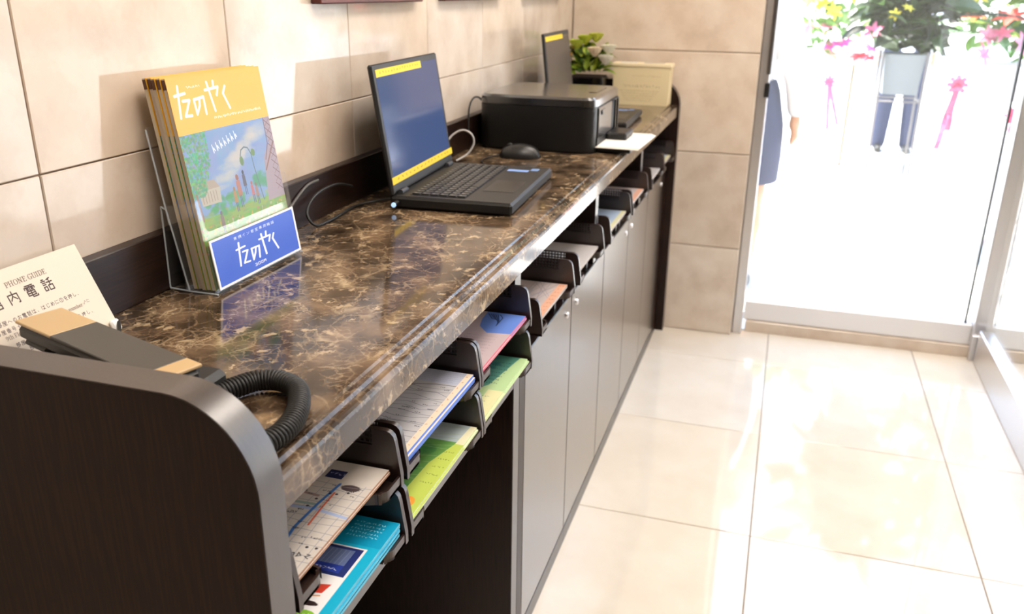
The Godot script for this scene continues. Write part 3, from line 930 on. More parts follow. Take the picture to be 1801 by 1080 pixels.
func sheet(kind: int) -> Image:
	var im := canvas(180, 512, Color(0.86, 0.84, 0.82))
	match kind:
		0:  # cyan brochure
			im.fill(Color(0.10, 0.68, 0.82))
			im.fill_rect(Rect2i(0, 0, 180, 130), Color(0.06, 0.60, 0.76))
			for k in 5:
				scribble(im, 60, 22 + k * 16, 90, 9, 1.5, Color(0.66, 0.90, 0.96))
			im.fill_rect(Rect2i(0, 142, 150, 370), Color(0.92, 0.91, 0.91))
			im.fill_rect(Rect2i(0, 148, 142, 122), Color(0.15, 0.20, 0.44))
			im.fill_rect(Rect2i(0, 158, 122, 74), Color(0.40, 0.46, 0.62))
			for k in 9:
				stroke(im, [6 + k * 13, 162, 2 + k * 13, 228], 2.4, Color(0.52, 0.57, 0.70))
			im.fill_rect(Rect2i(0, 226, 122, 32), Color(0.17, 0.25, 0.62))
			scribble(im, 40, 240, 70, 10, 1.8, Color(0.82, 0.85, 0.95))
			poly_fill(im, [76, 316, 128, 304, 120, 342, 64, 350], Color(0.80, 0.26, 0.20))
			stroke(im, [70, 366, 120, 352], 4.0, Color(0.85, 0.55, 0.30))
			blot(im, 104, 384, 28, 9, Color(0.20, 0.14, 0.14), 0.1)
			blot(im, 118, 426, 28, 17, Color(0.55, 0.78, 0.25), 0.06)
			scribble(im, 100, 420, 34, 12, 1.6, Color(0.85, 0.93, 0.75))
		1:  # grey walking map
			im.fill(Color(0.74, 0.73, 0.74))
			im.fill_rect(Rect2i(0, 0, 180, 90), Color(0.70, 0.72, 0.79))
			for k in 6:
				scribble(im, 8, 8 + k * 13, 160, 6, 1.0, Color(0.60, 0.62, 0.70))
			stroke(im, [0, 120, 90, 100, 180, 96], 3.0, Color(0.22, 0.24, 0.30))
			for k in 15:
				var y := 118.0 + k * 24
				stroke(im, [0, y, 50, y + rng.randf_range(-16, 16), 110, y + rng.randf_range(-16, 16), 160, y + rng.randf_range(-12, 12)], 2.0, Color(0.44, 0.44, 0.48))
			for k in 36:
				scribble(im, rng.randf_range(4, 140), rng.randf_range(110, 480), rng.randf_range(8, 22), 6, 1.2, Color(0.26, 0.26, 0.29))
			im.fill_rect(Rect2i(158, 0, 22, 512), Color(0.90, 0.83, 0.74))
			for k in 12:
				scribble(im, 162, 20 + k * 40, 8, 9, 1.4, Color(0.72, 0.52, 0.42))
		2:  # green and yellow area map
			im.fill(Color(0.40, 0.60, 0.30))
			im.fill_rect(Rect2i(0, 0, 180, 110), Color(0.68, 0.73, 0.74))
			for k in 12:
				blot(im, rng.randf_range(10, 120), rng.randf_range(150, 480), rng.randf_range(14, 30), rng.randf_range(10, 26), Color(0.28, 0.52, 0.28, 0.6), 0.15)
			for k in 14:
				stroke(im, [0, 20.0 + k * 36, 60, 30.0 + k * 36 + rng.randf_range(-15, 15), 180, 14.0 + k * 36], 1.8, Color(0.62, 0.70, 0.50))
			poly_fill(im, [180, 110, 180, 512, 100, 512, 112, 250, 150, 120], Color(0.74, 0.80, 0.36))
			poly_fill(im, [180, 0, 180, 120, 150, 120, 158, 0], Color(0.88, 0.86, 0.72))
			blot(im, 136, 456, 24, 28, Color(0.94, 0.62, 0.24), 0.05)
			blot(im, 136, 456, 12, 14, Color(0.96, 0.76, 0.42), 0.05)
			for k in 5:
				scribble(im, 130, 170 + k * 44, 40, 8, 1.4, Color(0.50, 0.56, 0.22))
		3:  # blue and grey leaflet
			im.fill(Color(0.76, 0.69, 0.70))
			poly_fill(im, [20, 0, 180, 0, 180, 190, 90, 206, 40, 150, 24, 80], Color(0.40, 0.53, 0.83))
			for k in 6:
				stroke(im, [30 + k * 10, 20, 60 + k * 8, 60 + rng.randf_range(-14, 14), 100, 80 + k * 10], 4.0, Color(0.16, 0.22, 0.40))
			for k in 9:
				scribble(im, 20, 230 + k * 26, 120, 7, 1.2, Color(0.62, 0.55, 0.58))
		4:  # pale green leaflet
			im.fill(Color(0.70, 0.82, 0.60))
			poly_fill(im, [0, 0, 150, 0, 110, 260, 60, 330, 0, 330], Color(0.34, 0.58, 0.52))
			for k in 9:
				blot(im, rng.randf_range(10, 110), rng.randf_range(20, 260), 20, 14, Color(0.20, 0.44, 0.44, 0.7), 0.2)
			for k in 7:
				scribble(im, 24, 60 + k * 30, 110, 9, 1.6, Color(0.14, 0.30, 0.32))
			im.fill_rect(Rect2i(120, 300, 60, 212), Color(0.86, 0.86, 0.66))
			for k in 4:
				scribble(im, 20, 350 + k * 34, 120, 10, 1.6, Color(0.42, 0.55, 0.38))
		5:  # pinkish map
			im.fill(Color(0.78, 0.73, 0.72))
			for k in 12:
				stroke(im, [rng.randf_range(0, 180), 0, rng.randf_range(0, 180), 240, rng.randf_range(0, 180), 512], 2.4, Color(0.60, 0.58, 0.62))
			blot(im, 80, 300, 26, 60, Color(0.50, 0.58, 0.64, 0.8), 0.2)
			im.fill_rect(Rect2i(138, 0, 42, 512), Color(0.88, 0.68, 0.57))
			for k in 10:
				scribble(im, 146, 20 + k * 48, 20, 14, 1.8, Color(0.74, 0.42, 0.34))
		6:  # grey form
			im.fill(Color(0.76, 0.74, 0.73))
			for k in 18:
				scribble(im, 14, 20 + k * 26, 150, 8, 1.3, Color(0.56, 0.54, 0.53))
		7:  # pale blue leaflet
			im.fill(Color(0.70, 0.77, 0.86))
			im.fill_rect(Rect2i(150, 0, 30, 512), Color(0.88, 0.86, 0.70))
			for k in 8:
				scribble(im, 20, 40 + k * 56, 110, 12, 1.6, Color(0.55, 0.62, 0.72))
	return im

func build_trays() -> void:
	var TX := -0.372
	var up := 0.7416
	var lo := 0.664
	# three pairs on the shelf board
	var A := [[-0.5505, 0.2295, "nearest the telephone end panel"], [-0.790, 0.258, "in the middle of the open leg space"], [-1.0515, 0.254, "beside the closed leg panel"]]
	for a in A:
		tray(a[1], 0.0205, "brown plastic letter tray, lower of the pair " + a[2], Vector3(TX + 0.003, lo, a[0]))
		tray(a[1], 0.0075, "brown plastic letter tray, upper of the pair " + a[2], Vector3(TX, up, a[0]))
	var e_or := mat(Color(0.66, 0.50, 0.40), 0.7)
	var e_cy := mat(Color(0.35, 0.74, 0.86), 0.5)
	var e_bl := mat(Color(0.33, 0.50, 0.86), 0.5)
	var e_gr := mat(Color(0.78, 0.84, 0.66), 0.6)
	var e_pk := mat(Color(0.86, 0.42, 0.50), 0.5)
	var e_gy := mat(Color(0.72, 0.68, 0.66), 0.7)
	var s := []
	for k in 8:
		s.append(printed(sheet(k), 0.35))
	leaflets(3, printed(route_map(), 0.4), e_or, Vector3(-0.3835, up + 0.0137, -0.5595), 0.21, 0.209, 0.0026, "folded city route map with blue and red lines, top of its stack", "folded route map, %s from the top in the nearest upper tray")
	leaflets(5, s[0], e_cy, Vector3(-0.372, lo + 0.0137, -0.562), 0.21, 0.205, 0.0034, "bright cyan brochure with a dark blue photo panel, top of its stack", "cyan brochure, %s from the top in the nearest lower tray")
	leaflets(3, s[1], e_bl, Vector3(-0.3775, up + 0.0137, -0.801), 0.21, 0.232, 0.0038, "grey walking map with blue edges, top of its stack", "blue-edged walking map, %s from the top of its stack")
	leaflets(2, s[2], e_gr, Vector3(-0.3735, lo + 0.0137, -0.803), 0.21, 0.232, 0.0026, "green and yellow area map below the grey walking map", "area map, %s from the top under the green and yellow one")
	leaflets(2, s[3], e_pk, Vector3(-0.3775, up + 0.0137, -1.062), 0.21, 0.228, 0.0034, "blue and grey leaflet with pink edges in an upper tray", "pink-edged leaflet, %s from the top under the blue and grey one")
	leaflets(2, s[4], e_gr, Vector3(-0.3735, lo + 0.0137, -1.063), 0.21, 0.228, 0.003, "pale green leaflet below the blue and grey one", "pale leaflet, %s from the top under the pale green one")
	# single trays on the cabinets
	var B := [[-1.388, 0.256, 5, "pinkish map with an orange strip, next to the leg panel", "beside the leg panel on the first cabinet"], [-1.690, 0.252, 6, "grey printed form in the tray before the middle divider", "just before the middle divider"],
		[-2.020, 0.285, 7, "pale blue leaflet in the tray past the middle divider", "just past the middle divider"], [-2.330, 0.270, 5, "pinkish map with an orange strip, before the last divider", "just before the last divider"], [-2.672, 0.27, 6, "grey printed form past the last divider", "just past the last divider"], [-2.955, 0.25, 7, "pale blue leaflet next to the far end panel", "next to the far end panel"]]
	for b in B:
		tray(b[1], 0.0395, "brown plastic letter tray " + b[4], Vector3(TX - 0.004, 0.688, b[0]), "single letter trays on the cabinets")
		leaflets(1, s[b[2]], e_gy, Vector3(-0.388, 0.7017, b[0] - 0.0135), 0.26, b[1] - 0.03, 0.006, b[3], "")

# ---------------------------------------------------------------- telephone and its sign
func build_phone() -> void:
	# sign card leaning on the upstand
	var im := canvas(1024, 560, Color(0.88, 0.835, 0.765))
	var W := 1024.0
	var H := 560.0
	var ink := Color(0.24, 0.17, 0.16)
	write(im, ["kan", "nai", "den", "wa"], 0.330 * W, 0.218 * H, 76, 0.1125 * W, 7.0, ink)
	var sm := Color(0.28, 0.22, 0.21)
	write(im, ["bu", "ya_room", "he", "no", "o", "den", "wa", "ha", "ten", "ha", "ji", "me", "ni", "one", "wo", "osu", "shi", "ten"], 0.315 * W, 0.455 * H, 27, 0.0312 * W, 2.4, sm)
	write(im, ["bu", "ya_room", "ban", "gou", "plus", "one", "wo", "osu", "shi", "ten"], 0.285 * W, 0.53 * H, 26, 0.0312 * W, 2.2, sm)
	write(im, ["ban", "gou", "wo", "osu", "shi", "ten"], 0.71 * W, 0.675 * H, 26, 0.0325 * W, 2.3, sm)
	write(im, ["bu", "ya_room", "ban", "gou"], 0.355 * W, 0.685 * H, 26, 0.031 * W, 2.2, sm)
	write(im, ["bu", "ya_room"], 0.415 * W, 0.755 * H, 28, 0.034 * W, 2.3, sm)
	scribble(im, 0.86 * W, 0.565 * H, 26, 22, 2.0, Color(0.5, 0.46, 0.44))
	var t := thing("phone_guide_card", "cream house-phone guide card with Japanese print leaning on the upstand", "sign", Vector3(-0.7335, T + 0.0015, -0.567))
	var tilt := atan2(0.0485, 0.1015)
	t.rotation.z = tilt
	var cm := ArrayMesh.new()
	var f := MB.new()
	f.quad(Vector3(0, 0.1125, 0), Vector3(0, 0.1125, -0.206), Vector3(0, 0, -0.206), Vector3(0, 0, 0), Vector3.RIGHT)
	f.add_to(cm)
	var g := MB.new()
	g.box(Vector3(-0.0013, 0.05625, -0.103), Vector3(0.0024, 0.1125, 0.206))
	g.add_to(cm)
	part(t, "card", cm, [printed(im, 0.6), M.paper])
	var font := SystemFont.new()
	font.font_names = PackedStringArray(["Droid Serif"])
	for q in [["PHONE GUIDE", 0.468, 0.138, 0.0068, 0.265], ["number +", 0.742, 0.583, 0.0046, 0.12], ["9th Floor", 0.32, 0.60, 0.0050, 0.125]]:
		var tm := TextMesh.new()
		tm.text = q[0]
		tm.font = font
		tm.font_size = 32
		tm.pixel_size = 0.001
		tm.depth = 0.006
		tm.horizontal_alignment = HORIZONTAL_ALIGNMENT_LEFT
		var sz := tm.get_aabb().size
		var k: float = q[4] * 0.206 / maxf(sz.x, 0.001)
		var o := part(t, "lettering", tm, mat(Color(0.42, 0.36, 0.34), 0.7))
		o.basis = Basis(Vector3.UP, PI / 2).scaled(Vector3.ONE) * Basis().scaled(Vector3(k, k, k * 0.05))
		o.position = Vector3(0.0002, 0.1125 * (1.0 - q[2]) - 0.0022, -0.206 * q[1])
	part(t, "foot_clip", bx(Vector3(0.0032, 0.007, -0.199), Vector3(0.006, 0.014, 0.013), 0.002), M.white)
	# telephone: mostly hidden behind the end panel
	var ph := thing("telephone", "dark grey desk telephone with gold-capped handset behind the end panel", "telephone", Vector3(-0.60, T, -0.607))
	part(ph, "base", bx(Vector3(0, 0.0175, -0.003), Vector3(0.20, 0.034, 0.098), 0.006), M.rubber)
	var hd := Node3D.new()
	hd.name = "handset"
	ph.add_child(hd)
	hd.position = Vector3(-0.002, 0.063, -0.008)
	hd.rotation = Vector3(0, -0.315, 0)
	var dark := mat(Color(0.30, 0.29, 0.265), 0.5)
	var gold := mat(Color(0.77, 0.655, 0.48), 0.38)
	var under := MB.new()
	under.box(Vector3(-0.008, -0.011, 0), Vector3(0.244, 0.018, 0.049), 0.005)
	under.box(Vector3(-0.104, -0.0225, 0), Vector3(0.046, 0.010, 0.044), 0.004)
	under.box(Vector3(0.090, -0.0225, 0), Vector3(0.040, 0.010, 0.044), 0.004)
	part(hd, "grip", under.done(), M.black)
	part(hd, "top_cover", bx(Vector3(0.0145, -0.0005, 0), Vector3(0.153, 0.0035, 0.0495), 0.0008), dark)
	part(hd, "ear_cap", bx(Vector3(-0.0965, -0.0005, 0), Vector3(0.069, 0.0035, 0.0495), 0.0008), gold).set_meta("label", "gold cap")
	part(hd, "mouth_cap", bx(Vector3(0.1025, -0.0005, 0), Vector3(0.023, 0.0035, 0.0495), 0.0008), gold).set_meta("label", "gold cap")
	# coiled cord
	var path := curve([Vector3(-0.515, 0.909, -0.60), Vector3(-0.506, 0.902, -0.628), Vector3(-0.495, 0.900, -0.659), Vector3(-0.484, 0.900, -0.679), Vector3(-0.463, 0.900, -0.687), Vector3(-0.437, 0.900, -0.677), Vector3(-0.420, 0.900, -0.655), Vector3(-0.406, 0.900, -0.624), Vector3(-0.400, 0.900, -0.593), Vector3(-0.404, 0.900, -0.567)], 40)
	var core := MB.new()
	core.tube(path, 0.0078, 8)
	var helix := []
	var ex := Vector3.UP
	var run := 0.0
	for i in path.size() - 1:
		var a: Vector3 = path[i]
		var b: Vector3 = path[i + 1]
		var tn := (b - a).normalized()
		ex = (ex - tn * ex.dot(tn)).normalized()
		var fy := tn.cross(ex)
		var sub := 3
		for q in sub:
			var p := a.lerp(b, float(q) / sub)
			var ang := (run + (b - a).length() * q / sub) / 0.0042 * TAU
			helix.append(p + (ex * cos(ang) + fy * sin(ang)) * 0.0092)
		run += (b - a).length()
	core.tube(helix, 0.0021, 5)
	var cc := part(ph, "coiled_cord", core.done(), M.rubber)
	cc.position = -ph.position
	# thin lead behind the card
	var ld := MB.new()
	ld.tube(curve([Vector3(-0.768, 0.892, -0.80), Vector3(-0.755, 0.8935, -0.785), Vector3(-0.735, 0.899, -0.772), Vector3(-0.715, 0.8905, -0.748), Vector3(-0.69, 0.8895, -0.70), Vector3(-0.66, 0.8895, -0.665)], 8), 0.0024, 7)
	solo("phone_lead", "thin dark telephone lead curling round the guide card", "cable", ld.done(), M.rubber)

func to_px(pts: Array, sx: float, sy: float) -> Array:
	var o := []
	for i in range(0, pts.size(), 2):
		o.append(pts[i] * sx)
		o.append(pts[i + 1] * sy)
	return o

func magazine_cover() -> Image:
	var S := 5.6
	var im := canvas(560, 762, Color(0.66, 0.77, 0.93))
	# painted sky
	for k in 90:
		blot(im, rng.randf_range(0, 560), rng.randf_range(190, 420), rng.randf_range(20, 60), rng.randf_range(12, 40), Color(0.52 + rng.randf() * 0.3, 0.66 + rng.randf() * 0.2, 0.92, 0.16), 0.25)
	for k in 60:
		var q := rng.randf()
		blot(im, lerpf(150, 470, q) + rng.randf_range(-30, 30), lerpf(400, 230, q) + rng.randf_range(-20, 20), rng.randf_range(18, 50), rng.randf_range(8, 22), Color(0.95, 0.93, 0.90, 0.25), 0.3)
	# meadow
	im.fill_rect(Rect2i(0, 500, 560, 262), Color(0.66, 0.78, 0.45))
	for k in 140:
		blot(im, rng.randf_range(0, 560), rng.randf_range(480, 590), rng.randf_range(8, 30), rng.randf_range(4, 12), Color(0.45 + rng.randf() * 0.35, 0.68 + rng.randf() * 0.15, 0.35 + rng.randf() * 0.2, 0.4), 0.3)
	# hedges and hills
	for k in 50:
		blot(im, rng.randf_range(60, 300), rng.randf_range(440, 505), rng.randf_range(8, 22), rng.randf_range(6, 12), Color(0.35, 0.62 + rng.randf() * 0.12, 0.42, 0.5), 0.3)
	for k in 30:
		blot(im, rng.randf_range(380, 480), rng.randf_range(400, 460), rng.randf_range(10, 28), rng.randf_range(8, 16), Color(0.38, 0.68, 0.52, 0.5), 0.3)
	# house
	poly_fill(im, [20, 392, 40, 370, 130, 372, 158, 404, 30, 402], Color(0.80, 0.76, 0.70))
	poly_fill(im, [34, 402, 156, 404, 150, 460, 40, 456], Color(0.88, 0.85, 0.79))
	for k in 6:
		stroke(im, [50 + k * 16, 412, 50 + k * 16, 448], 3.0, Color(0.68, 0.64, 0.60))
	# leafy tree on the near side
	for k in 620:
		var y := rng.randf_range(196, 420)
		blot(im, rng.randf_range(-10, 138.0 - maxf(0, y - 300) * 0.55), y, rng.randf_range(3, 8), rng.randf_range(3, 7), Color(0.30 + rng.randf() * 0.35, 0.62 + rng.randf() * 0.22, 0.44 + rng.randf() * 0.18, 0.6), 0.3)
	stroke(im, [20, 410, 26, 505], 10.0, Color(0.66, 0.54, 0.46))
	# timbered building on the far side
	poly_fill(im, [516, 196, 560, 196, 560, 520, 440, 520, 470, 350, 520, 300], Color(0.78, 0.72, 0.76))
	for k in 9:
		stroke(im, [516, 206 + k * 32, 556, 236 + k * 32], 3.0, Color(0.52, 0.40, 0.44))
		stroke(im, [556, 206 + k * 32, 520, 232 + k * 32], 2.0, Color(0.62, 0.50, 0.52))
	stroke(im, [516, 196, 512, 300, 480, 360], 4.0, Color(0.50, 0.38, 0.42))
	stroke(im, [552, 300, 468, 400], 7.0, Color(0.62, 0.48, 0.44))
	# street lamp
	stroke(im, [318, 320, 330, 298, 352, 290, 374, 296, 388, 320, 392, 380, 412, 508], 5.0, Color(0.42, 0.52, 0.55))
	blot(im, 320, 338, 12, 18, Color(0.50, 0.62, 0.42), 0.1)
	blot(im, 402, 318, 13, 14, Color(0.50, 0.62, 0.40), 0.1)
	# strolling figures
	for p in [[268, 392, 12, Color(0.66, 0.46, 0.34)], [310, 380, 9, Color(0.25, 0.28, 0.34)], [236, 430, 9, Color(0.70, 0.56, 0.36)], [350, 430, 8, Color(0.72, 0.45, 0.42)], [376, 440, 8, Color(0.60, 0.52, 0.45)], [130, 500, 9, Color(0.50, 0.48, 0.48)]]:
		blot(im, p[0], p[1], p[2] * 0.75, p[2], p[3], 0.12)
		poly_fill(im, [p[0] - p[2], p[1] + p[2], p[0] + p[2], p[1] + p[2], p[0] + p[2] * 1.3, p[1] + p[2] * 6, p[0] - p[2] * 1.1, p[1] + p[2] * 6], Color(p[3].r + 0.12, p[3].g + 0.06, p[3].b + 0.06, 0.85))
		stroke(im, [p[0] - 3, p[1] + p[2] * 6, p[0] - 4, p[1] + p[2] * 9.5], 4.0, Color(0.35, 0.42, 0.58))
		stroke(im, [p[0] + 4, p[1] + p[2] * 6, p[0] + 6, p[1] + p[2] * 9.5], 4.0, Color(0.35, 0.42, 0.58))
	# flowers along the foot of the picture
	for k in 260:
		blot(im, rng.randf_range(0, 560), rng.randf_range(530, 640), rng.randf_range(3, 9), rng.randf_range(2, 6), [Color(0.95, 0.75, 0.35, 0.7), Color(0.90, 0.62, 0.60, 0.7), Color(0.93, 0.90, 0.80, 0.7), Color(0.50, 0.70, 0.40, 0.7)][k % 4], 0.25)
	im.adjust_bcs(0.70, 1.18, 1.3)
	# yellow masthead
	im.fill_rect(Rect2i(0, 0, 560, 198), Color(0.91, 0.66, 0.16))
	var wht := Color(0.98, 0.93, 0.86)
	for s in [[9.5, 5.6, 6.4, 24.7], [4.9, 11.2, 15.1, 10.4], [11.6, 14.9, 18.0, 14.9, 11.3, 24.2, 17.5, 24.4], [28.0, 14.7, 26.9, 19.2, 22.8, 24.2, 22.4, 15.1, 32.3, 14.3, 31.9, 25.0], [35.2, 10.4, 49.2, 9.6, 46.4, 14.6], [38.5, 5.7, 41.6, 24.2], [45.3, 5.6, 44.6, 9.2], [56.7, 9.8, 53.3, 14.2, 57.7, 24.3]]:
		stroke(im, to_px(s, S, S), 11.0, wht)
	scribble(im, 17.8 * S, 6.2 * S, 13 * S, 9, 1.8, wht)
	scribble(im, 38.2 * S, 27.6 * S, 54 * S, 10, 2.0, wht)
	# loose lettering across the sky
	for k in 7:
		var x := 165.0 + k * 24
		var y := 268.0 - k * 5
		stroke(im, [x, y - 16, x + 5, y + 14, x + 8, y - 4, x + 15, y + 8], 3.0, Color(0.90, 0.92, 0.98))
	return im

func build_magazines() -> void:
	var cov := magazine_cover()
	var lean := atan2(0.040, 0.276)
	var hgt := 0.279
	var wid := 0.206
	var base := Vector3(-0.704, T + 0.0045, -0.920)
	var cm := printed(cov, 0.28)
	var edge := [mat(Color(0.80, 0.76, 0.70), 0.8), mat(Color(0.83, 0.79, 0.71), 0.8), mat(Color(0.78, 0.74, 0.67), 0.8)]
	var yel := mat(Color(0.90, 0.72, 0.26), 0.4)
	for i in 5:
		var t := thing("magazine", "front magazine with yellow masthead and painted park scene in the acrylic holder" if i == 0 else "magazine standing %s from the front in the acrylic holder" % ORD[i], "magazine", base + Vector3(-0.0070 * i, 0.0005 * (i % 2), 0.001 * (i % 3)), 0.0, "magazines in the acrylic holder")
		t.rotation.z = lean
		var m := ArrayMesh.new()
		var f := MB.new()
		f.quad(Vector3(0, hgt, 0), Vector3(0, hgt, -wid), Vector3(0, 0, -wid), Vector3(0, 0, 0), Vector3.RIGHT)
		f.add_to(m)
		part(t, "cover", m, cm)
		var pg := MB.new()
		pg.box(Vector3(-0.0034, hgt / 2, -wid / 2), Vector3(0.0056, hgt - 0.001, wid - 0.001))
		part(t, "pages", pg.done(), edge[i % 3])
		part(t, "cover_edge", bx(Vector3(-0.0004, hgt / 2, -wid / 2), Vector3(0.0006, hgt, wid)), yel)
		var sp := mat(Color(0.35, 0.22, 0.16), 0.6)
		part(t, "index_mark", bx(Vector3(-0.0034, hgt - 0.008, -0.0003), Vector3(0.0046, 0.012, 0.0008)), sp)
	# blue price label in the pocket
	var im := canvas(720, 404, Color(0.93, 0.93, 0.95))
	im.fill_rect(Rect2i(13, 17, 692, 368), Color(0.20, 0.37, 0.80))
	var S := 7.2
	var wht := Color(0.95, 0.96, 1.0)
	for s in [[28.7, 14.6, 26.2, 40.5], [25.0, 21.4, 34.7, 21.0], [31.2, 26.3, 36.7, 26.7, 30.8, 39.3, 37.0, 40.1], [46.3, 27.7, 44.9, 33.1, 41.4, 40.5, 41.2, 27.2, 50.2, 27.7, 48.7, 41.0], [51.7, 21.0, 65.3, 21.2, 63.0, 27.8], [55.1, 15.9, 57.0, 40.8], [61.2, 15.2, 60.4, 20.6], [69.9, 21.2, 67.5, 26.4, 72.2, 40.8]]:
		stroke(im, to_px(s, S, S), 15.0, wht)
	write(im, ["tou", "you", "i", "n", "kyaku", "shitsu", "sen", "you_use", "zatsu", "shi_mag"], 24.6 * S, 6.4 * S, 27, 4.95 * S, 2.4, Color(0.86, 0.90, 1.0))
	write(im, ["3", "0", "0", "yen"], 41.2 * S, 45.6 * S, 24, 3.5 * S, 4.0, wht)
	var lb := thing("price_label", "blue price label card with white border in front of the magazines", "label", base + Vector3(0.0068, 0.0015, 0.001))
	lb.rotation.z = lean
	var lm := ArrayMesh.new()
	var f2 := MB.new()
	f2.quad(Vector3(0.0012, 0.068, 0), Vector3(0.0012, 0.068, -0.2075), Vector3(0.0012, 0, -0.2075), Vector3(0.0012, 0, 0), Vector3.RIGHT)
	f2.add_to(lm)
	var b2 := MB.new()
	b2.box(Vector3(0.0004, 0.034, -0.10375), Vector3(0.0012, 0.068, 0.2075))
	b2.add_to(lm)
	part(lb, "card", lm, [printed(im, 0.35), M.paper])
	# clear acrylic holder
	var hl := thing("magazine_holder", "clear acrylic magazine holder standing on the marble by the wall", "holder", base + Vector3(0.0045, -0.0042, 0.004))
	var tb := Basis(Vector3.BACK, lean)
	var wd := wid + 0.008
	var th := 0.0025
	var sheet_poly := func(poly: PackedVector2Array, o: Vector3) -> ArrayMesh:
		var q := MB.new()
		q.xf = Transform3D(tb, Vector3.ZERO)
		q.prism(poly, o, Vector3.FORWARD, Vector3.UP, Vector3.RIGHT, th, true)
		return q.done()
	var fp := PackedVector2Array([Vector2(0, 0), Vector2(wd, 0), Vector2(wd, 0.125), Vector2(wd - 0.006, 0.125), Vector2(wd - 0.006, 0.088), Vector2(wd - 0.012, 0.082), Vector2(0.012, 0.082), Vector2(0.006, 0.088), Vector2(0.006, 0.125), Vector2(0, 0.125)])
	part(hl, "front_panel", sheet_poly.call(fp, Vector3(-0.0005, 0.0028, 0)), M.acrylic)
	var bp := PackedVector2Array([Vector2(0, 0), Vector2(wd, 0), Vector2(wd, 0.225), Vector2(0, 0.225)])
	part(hl, "back_panel", sheet_poly.call(bp, Vector3(-0.0475, 0.0028, 0)), M.acrylic)
	for z in [0.0, -wd]:
		var q := MB.new()
		q.xf = Transform3D(tb, Vector3.ZERO)
		q.prism(PackedVector2Array([Vector2(-0.045, 0.0028), Vector2(-0.0005, 0.0028), Vector2(-0.0005, 0.125), Vector2(-0.045, 0.125)]), Vector3(0, 0, z + (0.0 if z < -0.1 else 0.002)), Vector3.RIGHT, Vector3.UP, Vector3.FORWARD, 0.002)
		part(hl, "side_panel", q.done(), M.acrylic)
		var ed := MB.new()
		var zz: float = z + (0.0012 if z > -0.1 else -0.0012)
		ed.tube([Vector3(-0.0715, 0.116, zz), Vector3(-0.0735, 0.004, zz)], 0.0013, 6)
		ed.tube([Vector3(-0.0735, 0.003, zz), Vector3(-0.042, 0.0014, zz), Vector3(0.002, 0.0014, zz)], 0.0013, 6)
		ed.tube([Vector3(-0.0715, 0.116, zz), Vector3(-0.064, 0.112, zz), Vector3(-0.043, 0.003, zz)], 0.0013, 6)
		ed.tube([tb * Vector3(-0.0475, 0.225, zz), tb * Vector3(-0.0475, 0.10, zz)], 0.0013, 6)
		part(hl, "polished_edge", ed.done(), M.acrylic_edge)
	var fl := MB.new()
	fl.box(Vector3(-0.0357, 0.0013, -wd / 2), Vector3(0.0755, 0.0024, wd))
	part(hl, "foot_plate", fl.done(), M.acrylic)
	var rr := MB.new()
	rr.box(Vector3(-0.0735, 0.06, -wd / 2), Vector3(0.0024, 0.112, wd))
	part(hl, "rear_leg", rr.done(), M.acrylic)
	# black cables on the marble between magazines and laptop
	var cb := MB.new()
	cb.tube(curve([Vector3(-0.70, 0.899, -1.462), Vector3(-0.728, 0.894, -1.455), Vector3(-0.752, 0.891, -1.42), Vector3(-0.748, 0.891, -1.36), Vector3(-0.744, 0.891, -1.30), Vector3(-0.750, 0.893, -1.262), Vector3(-0.763, 0.915, -1.262), Vector3(-0.765, 0.937, -1.30), Vector3(-0.764, 0.941, -1.37), Vector3(-0.764, 0.925, -1.43)], 10), 0.0026, 7)
	var cord := solo("power_cord", "black power cord looping from the laptop plug across the marble", "cable", cb.done(), M.rubber)
	cord.name = "power_cord"
	var cb2 := MB.new()
	cb2.tube(curve([Vector3(-0.764, 0.8905, -1.175), Vector3(-0.770, 0.905, -1.195), Vector3(-0.7715, 0.93, -1.225), Vector3(-0.7715, 0.955, -1.28), Vector3(-0.7715, 0.958, -1.32)], 10), 0.0024, 7)
	solo("network_cord", "thin grey cord rising beside the magazine holder", "cable", cb2.done(), mat(Color(0.35, 0.34, 0.33), 0.5))

